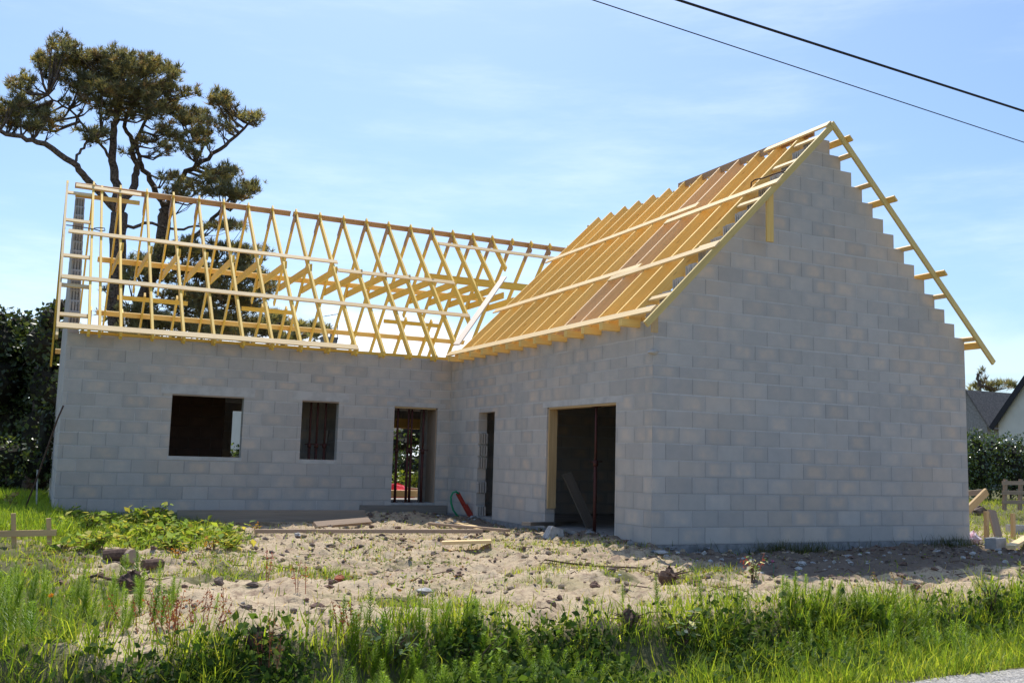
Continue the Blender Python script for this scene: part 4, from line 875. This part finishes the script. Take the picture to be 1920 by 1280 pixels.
# horsetail plumes
def horsetail_template(seed=2):
    r = np.random.default_rng(seed); V = []; Fc = []
    def tri(a, b_, c): i = len(V); V.extend([a, b_, c]); Fc.append((i, i+1, i+2))
    tri((-.012, 0, 0), (.012, 0, 0), (0, 0, 1.)); tri((0, -.012, 0), (0, .012, 0), (0, 0, 1.))
    for wv in range(15):
        z0 = .10+.058*wv; L = .42*(1-.80*wv/15)*min(1, .55+wv*.15)
        for k in range(8):
            a = 6.283*k/8+r.uniform(-.3, .3)+wv*.4; d = np.array([math.cos(a), math.sin(a), 0]); e = d*L*.72+np.array([0, 0, z0+L*r.uniform(.35, .75)]); s_ = np.array([-d[1], d[0], 0])*.013; c = np.array([0, 0, z0]); tri(c-s_, c+s_, e)
    return np.array(V), Fc
HT, HF = horsetail_template()
x, y, r = sow(30000, -11, -7.3, -6.6, -1.0, lambda x, y: .6*sst(-7.6, -8.5, x+.5*vnoise(x*2, y*2))*sst(-.1, .3, vnoise(x*2+9, y*2)), 56); blades('left_grass', x, y, r, .15, .009, GC, .5)
def d_horse(x, y):
    by = bank_y(x); p = vnoise(x*1.0+9, y*.7+4)+.4*vnoise(x*3.3, y*3); return np.clip(.8*sst(by+.9, by-.1, y)*sst(by-1.25, by-.7, y)*sst(-.0, .25, p)+.45*sst(-7.0, -8.0, x)*sst(-.5, -2.5, y)*sst(-.05, .25, p), 0, 1)
x, y, r = sow(6500, -10.5, 4, -6.5, -.5, d_horse, 46); n_ = len(x); P = np.stack([x, y, ground_z(x, y)-.02], -1)
tint = np.array([(.24, .37, .035), (.29, .42, .04), (.18, .30, .03)])[r.integers(0, 3, n_)]*(.75+.5*r.random((n_, 1))); hs_ = .32*(.55+.6*r.random(n_))
o = tri_mesh("horsetail_patch", inst(HT, P, rot_yaw_lean(n_, .14, r), hs_), len(HT), HF, M['grass'], tint); o["kind"] = "stuff"
# low broad leaves on the dark bank
def d_broad(x, y):
    by = bank_y(x); p = vnoise(x*1.3+30, y*1.5); return sst(by+.05, by-.25, y)*sst(by-1.5, by-1.1, y)*sst(-.25, .12, p)*sst(-9, -7.6, x)*np.maximum(sst(-1.8, -3.2, x), .35*sst(2.5, .5, x)*sst(by-.8, by-.5, y))
x, y, r = sow(90000, -9, 2, -6.7, -4, d_broad, 47); n_ = len(x); P = np.stack([x, y, ground_z(x, y)+r.uniform(.01, .20, n_)], -1)
tint = np.array([(.055, .11, .022), (.08, .14, .03), (.04, .08, .02), (.14, .20, .06), (.10, .17, .03)])[r.integers(0, 5, n_)]*(.6+.7*r.random((n_, 1)))
o = tri_mesh("bank_weeds", inst(LT, P, rot_random(n_, r), .055*(.4+r.random(n_)**1.5*1.3)), 4, LF, M['weed'], tint); o["kind"] = "stuff"
# tussocks of longer grass
x0, y0, r = sow(900, -10, 5, -6.4, -3.9, lambda x, y: .6*sst(bank_y(x)+.5, bank_y(x)-.1, y)*sst(-.1, .15, vnoise(x*1.2+60, y*1.2)), 48)
k_ = r.integers(20, 60, len(x0)); x = np.repeat(x0, k_)+r.normal(0, .045, k_.sum()); y = np.repeat(y0, k_)+r.normal(0, .045, k_.sum()); blades('grass_tussocks', x, y, r, .29, .009, GC, .5, .35)

# individual weeds
def leafy_weed(loc, h, nl, label, group=None, seed=0, cols=((.20, .28, .05), (.27, .34, .06), (.13, .20, .04), (.34, .32, .08)), ls=.125, spread=.34, name="leafy_weed"):
    r = np.random.default_rng(seed); t = empty(name, tuple(loc)); tag(t, label, "weed", group); mb = MB(); P = []
    for k in range(max(3, nl//9)):
        a = r.uniform(0, 6.28); e = np.array([math.cos(a)*spread*r.random(), math.sin(a)*spread*r.random(), h*(.6+.5*r.random())]); mb.tube([(e[0]*.2, e[1]*.2, -.02), tuple(e*.5+np.array([0, 0, .05])), tuple(e)], [.007, .006, .003], 5, False)
        for j in range(9): f = r.uniform(.25, 1.); P.append(e*f+r.normal(0, .03, 3))
    mb.build("stem", M['twig'], t, True); P = np.array(P); P[:, 2] = np.maximum(P[:, 2], .02); n_ = len(P); R = rot_yaw_lean(n_, .65, r)
    cols = np.array(cols); tint = 1.45*cols[r.integers(0, len(cols), n_)]*(.7+.6*r.random((n_, 1))); V_ = inst(LT, P, R, ls*(.5+.8*r.random(n_))); tri_mesh("leaves", V_, 4, LF, M['weed'], tint, t); return t
gl = "yellow green broad leaved weed growing in the patch before the long wall"
k = 0
for u, v, h, nl in ((250, 985, .42, 60), (290, 985, .50, 70), (310, 1000, .40, 70), (340, 1010, .34, 60), (230, 1005, .34, 55), (275, 1015, .34, 70), (370, 1015, .28, 50), (200, 985, .30, 45), (320, 1030, .25, 45), (400, 1005, .24, 40), (160, 990, .26, 45), (130, 975, .30, 45), (255, 1030, .22, 40), (430, 1000, .20, 36)):
    leafy_weed(G(u, v), h*.72, int(nl*1.2), gl, "leafy weeds before the long wall", 100+k); k += 1
rp = random.Random(5)
for q in range(22):
    u, v = rp.uniform(90, 440), rp.uniform(965, 1035); leafy_weed(G(u, v), rp.uniform(.10, .20), 45, gl, "leafy weeds before the long wall", 300+q, ls=.12, spread=.34)
for u, v, lab in ((400, 1030, "orange red leaved weed at the right end of the leafy patch"), (330, 1045, "small reddish weed below the leafy patch"), (480, 1000, "tiny reddish weed by the left end of the long thin plank")):
    leafy_weed(G(u, v), .16, 36, lab, None, 130+k, ((.40, .16, .03), (.32, .20, .04), (.22, .25, .04)), .055, .16, "reddish_weed"); k += 1
for u, v, lab in ((1408, 1090, "weed with white shiny leaves on the sand below the gable"), (1860, 1150, "pale leaved weed in the grass at far right"), (1280, 1215, "broad dark leaved weed low in the right grass bank")):
    leafy_weed(G(u, v), .3, 54, lab, None, 150+k, ((.30, .32, .22), (.5, .5, .42), (.12, .18, .06)) if u < 1500 else ((.10, .15, .05), (.16, .2, .08)), .07, .2); k += 1
leafy_weed(G(735, 1245), .28, 80, "grey green leafy weed low in the middle of the bank", None, 171, ((.12, .17, .09), (.08, .13, .06)), .08, .3)
leafy_weed(G(890, 1270), .25, 70, "bright leafed weed at the bottom edge right of the grey green one", None, 172, ((.12, .20, .03), (.16, .24, .04)), .07, .3)
leafy_weed(G(15, 960), .38, 60, "dry brownish weed at the left edge behind the batter board", None, 173, ((.22, .17, .08), (.16, .18, .05)), .09, .25)
leafy_weed(G(170, 992), .22, 110, "low dark green weed clump beside the batter board", None, 174, ((.04, .08, .02), (.05, .10, .025)), .05, .28)
def sorrel(u, v, h, nst, label, seed, col=(.33, .10, .05), spread=.18):
    r = np.random.default_rng(seed); t = empty("sorrel_plant", tuple(G(u, v))); tag(t, label, "weed"); mb = MB(); P = []
    for k in range(nst):
        a = r.uniform(0, 6.28); q = spread*r.random(); b0 = np.array([math.cos(a)*q, math.sin(a)*q, 0]); hh = h*r.uniform(.6, 1.); e = b0*1.5+np.array([r.normal(0, .05), r.normal(0, .05), hh]); mb.tube([tuple(b0), tuple((b0+e)/2+r.normal(0, .012, 3)), tuple(e)], [.004, .0035, .002], 4, False)
        for j in range(26): f = r.uniform(.35, 1.); P.append(b0+(e-b0)*f+r.normal(0, .010, 3))
    mb.build("sorrel_stems", M['clay'], t); P = np.array(P); n_ = len(P); tint = np.array(col)[None]*(.6+.8*r.random((n_, 1))); tri_mesh("flower_seed_heads", inst(LT, P, rot_random(n_, r), .018*(.6+.8*r.random(n_))), 4, LF, M['petal'], tint, t)  # first mesh: the separate bare stems; second: their small seed heads
sorrel(365, 1205, .40, 16, "thick stand of red brown sorrel stalks in the lower left grass", 61, spread=.3); sorrel(503, 1090, .36, 2, "single tall red sorrel stalk on the sand at left", 62, (.40, .07, .06), .03); sorrel(1420, 1085, .28, 4, "red seed stalk rising behind the white leaved weed", 63, (.42, .07, .05), .08)
sorrel(500, 1275, .42, 5, "brown dock stalk at the bottom edge in the lower left", 64, (.22, .10, .06), .08); sorrel(300, 1180, .3, 5, "sparse reddish stalks left of the thick sorrel stand", 65, spread=.3)
sorrel(1690, 1120, .28, 4, "thin yellowish seed stalks on the sand at right", 66, (.30, .26, .12), .2); sorrel(560, 1110, .3, 3, "few thin red stalks below the single tall sorrel", 67, spread=.2); sorrel(655, 1195, .3, 5, "small red brown stalks at the middle of the bank top", 68, spread=.1)
def flower(u, v, h, col, label, seed):
    r = np.random.default_rng(seed); t = empty("clover_flower", tuple(G(u, v))); tag(t, label, "flower"); mb = MB(); mb.tube([(0, 0, 0), (.01, 0, h*.5), (.0, .01, h)], .003, 5); mb.build("stem", M['green'], t)
    n_ = 40; d = r.normal(size=(n_, 3)); d /= np.linalg.norm(d, axis=1)[:, None]; P = d*.012+np.array([0, .01, h]); tri_mesh("flower_seed_heads", inst(LT, P, rot_random(n_, r), np.full(n_, .016)), 4, LF, M['petal'], np.array(col)[None]*(.7+.5*r.random((n_, 1))), t)
flower(1450, 1075, .16, (.6, .2, .45), "pink flower right of the white leaved weed", 1); flower(1479, 1235, .12, (.55, .15, .4), "pink clover flower in the right grass", 2); flower(1402, 1262, .10, (.6, .2, .4), "pink clover flower near the bottom edge at right", 3); flower(93, 1145, .12, (.8, .35, .02), "small orange flower in the grass at left", 4); flower(1598, 1240, .1, (.7, .7, .65), "white clover flower in the right turf", 5)

x, y, r = sow(26000, -8.5, 5, -5.1, 6.5, lambda x, y: .9*sst(-.08, .30, vnoise(x*1.4+15, y*1.4+44))*sst(6.5, 0, y)*(1-.8*sst(-.4, .2, x)*sst(-3.4, -2.8, y)), 55); n_ = len(x); P = np.stack([x, y, ground_z(x, y)+r.uniform(.0, .05, n_)], -1)
tint = np.array([(.16, .24, .04), (.20, .26, .05), (.10, .16, .04), (.26, .14, .06)])[r.integers(0, 4, n_)]*(.6+.7*r.random((n_, 1)))
o = tri_mesh("seedlings", inst(LT, P, rot_yaw_lean(n_, .8, r), .035*(.5+r.random(n_))), 4, LF, M['weed'], tint); o["kind"] = "stuff"
# rubble, clods and twigs strewn over the soil
def debris(name, n0, dens, seed, s0, s1, mt, box=(-9, 8, -4.5, 8)):
    x, y, r = sow(n0, *box, dens, seed); mb = MB()
    for i in range(len(x)):
        s_ = s0+(s1-s0)*r.random()**3; mb.blob((x[i], y[i], gz(x[i], y[i])+s_*.25), (s_*(.7+.8*r.random()), s_*(.7+.6*r.random()), s_*(.4+.4*r.random())), .3, 6, 4, int(r.integers(1e6)))
    o = mb.build(name, M[mt]); o["kind"] = "stuff"; return o
bare = lambda x, y: (1-veg(x, y))*sst(7.9, 7.6, y)
debris("soil_clods", 6500, lambda x, y: bare(x, y)*(.25+.75*sst(0, .25, vnoise(x*.9+50, y*.9))), 51, .007, .05, 'darkstone')
M['sandclod'] = mat_plain("sandy_clod", (.44, .345, .235), 1., .3, 20.); M['browncrumb'] = mat_plain("brown_crumb", (.21, .13, .095), 1., .4, 25., (.13, .085, .07))
debris("sandy_lumps", 5200, lambda x, y: bare(x, y)*(.15+.85*sst(-.05, .22, vnoise(x*1.3+33, y*1.3))), 61, .008, .05, 'sandclod')
debris("brown_crumbs", 5200, lambda x, y: bare(x, y)*(.08+.92*sst(.02, .28, vnoise(x*1.1+13, y*1.6+7))), 62, .006, .055, 'browncrumb')
debris("white_rubble", 3000, lambda x, y: np.clip(sst(-.9, .1, x)*sst(-3.4, -2.2, y)*.75+np.exp(-(((x+.4)/1.1)**2+((y-2.3)/1.3)**2))*.8+.03, 0, 1)*bare(x, y), 52, .008, .055, 'stone')
debris("mortar_spill", 5000, lambda x, y: np.clip(np.exp(-(np.minimum(np.abs(y+.05), 9)/.16)**2)*(x > -.2)*(x < 7.1)+np.exp(-(np.abs(x+.05)/.16)**2)*(y > -.2)*(y < 8.1)+np.exp(-(np.abs(y-8.1)/.14)**2)*(x > -8)*(x < 0), 0, 1), 63, .012, .075, 'footing', (-8.2, 7.2, -.6, 8.15))
x, y, r = sow(9000, -.2, 7.2, -.5, .1, lambda x, y: .9*(np.exp(-((x-2.6)/.7)**2)+np.exp(-((x-6.4)/.35)**2)+.04)*np.exp(-((y+.12)/.14)**2), 57); blades("wall_foot_grass", x, y, r, .20, .008, [(.05, .075, .025), (.08, .10, .04), (.12, .11, .06)], .5)
x, y, r = sow(800, -8.5, 7, -4.9, 7.6, lambda x, y: .25+.75*sst(.0, .3, vnoise(x*1.1+70, y*1.1)), 53); mb = MB()
for i in range(len(x)):
    a = r.uniform(0, 6.28); L = r.uniform(.08, .38); p0 = np.array([x[i], y[i], gz(x[i], y[i])+.012]); d = np.array([math.cos(a), math.sin(a), r.uniform(-.02, .18)]); mb.tube([p0, p0+d*L*.5+r.normal(0, .015, 3), p0+d*L], [.007, .006, .003], 5, False)
o = mb.build("dry_twigs", M['twig']); o["kind"] = "stuff"
x0, y0, r = sow(30000, -8.4, -5.2, 1.0, 8.1, lambda x, y: .9*sst(-5.3, -6.2, x+.25*(4-y)*.3)*sst(.8, 3., y), 49); blades('patch_grass', x0, y0, r, .15, .011, GC, .5)
x, y, r = sow(30000, -8.5, 7, -5.1, 7.6, lambda x, y: .12+.6*sst(0, .3, vnoise(x*1.5+90, y*1.5)), 54); blades("dry_straw", x, y, r, .07, .006, [(.26, .19, .11), (.17, .11, .07), (.36, .29, .18), (.2, .2, .07)], 1.2)
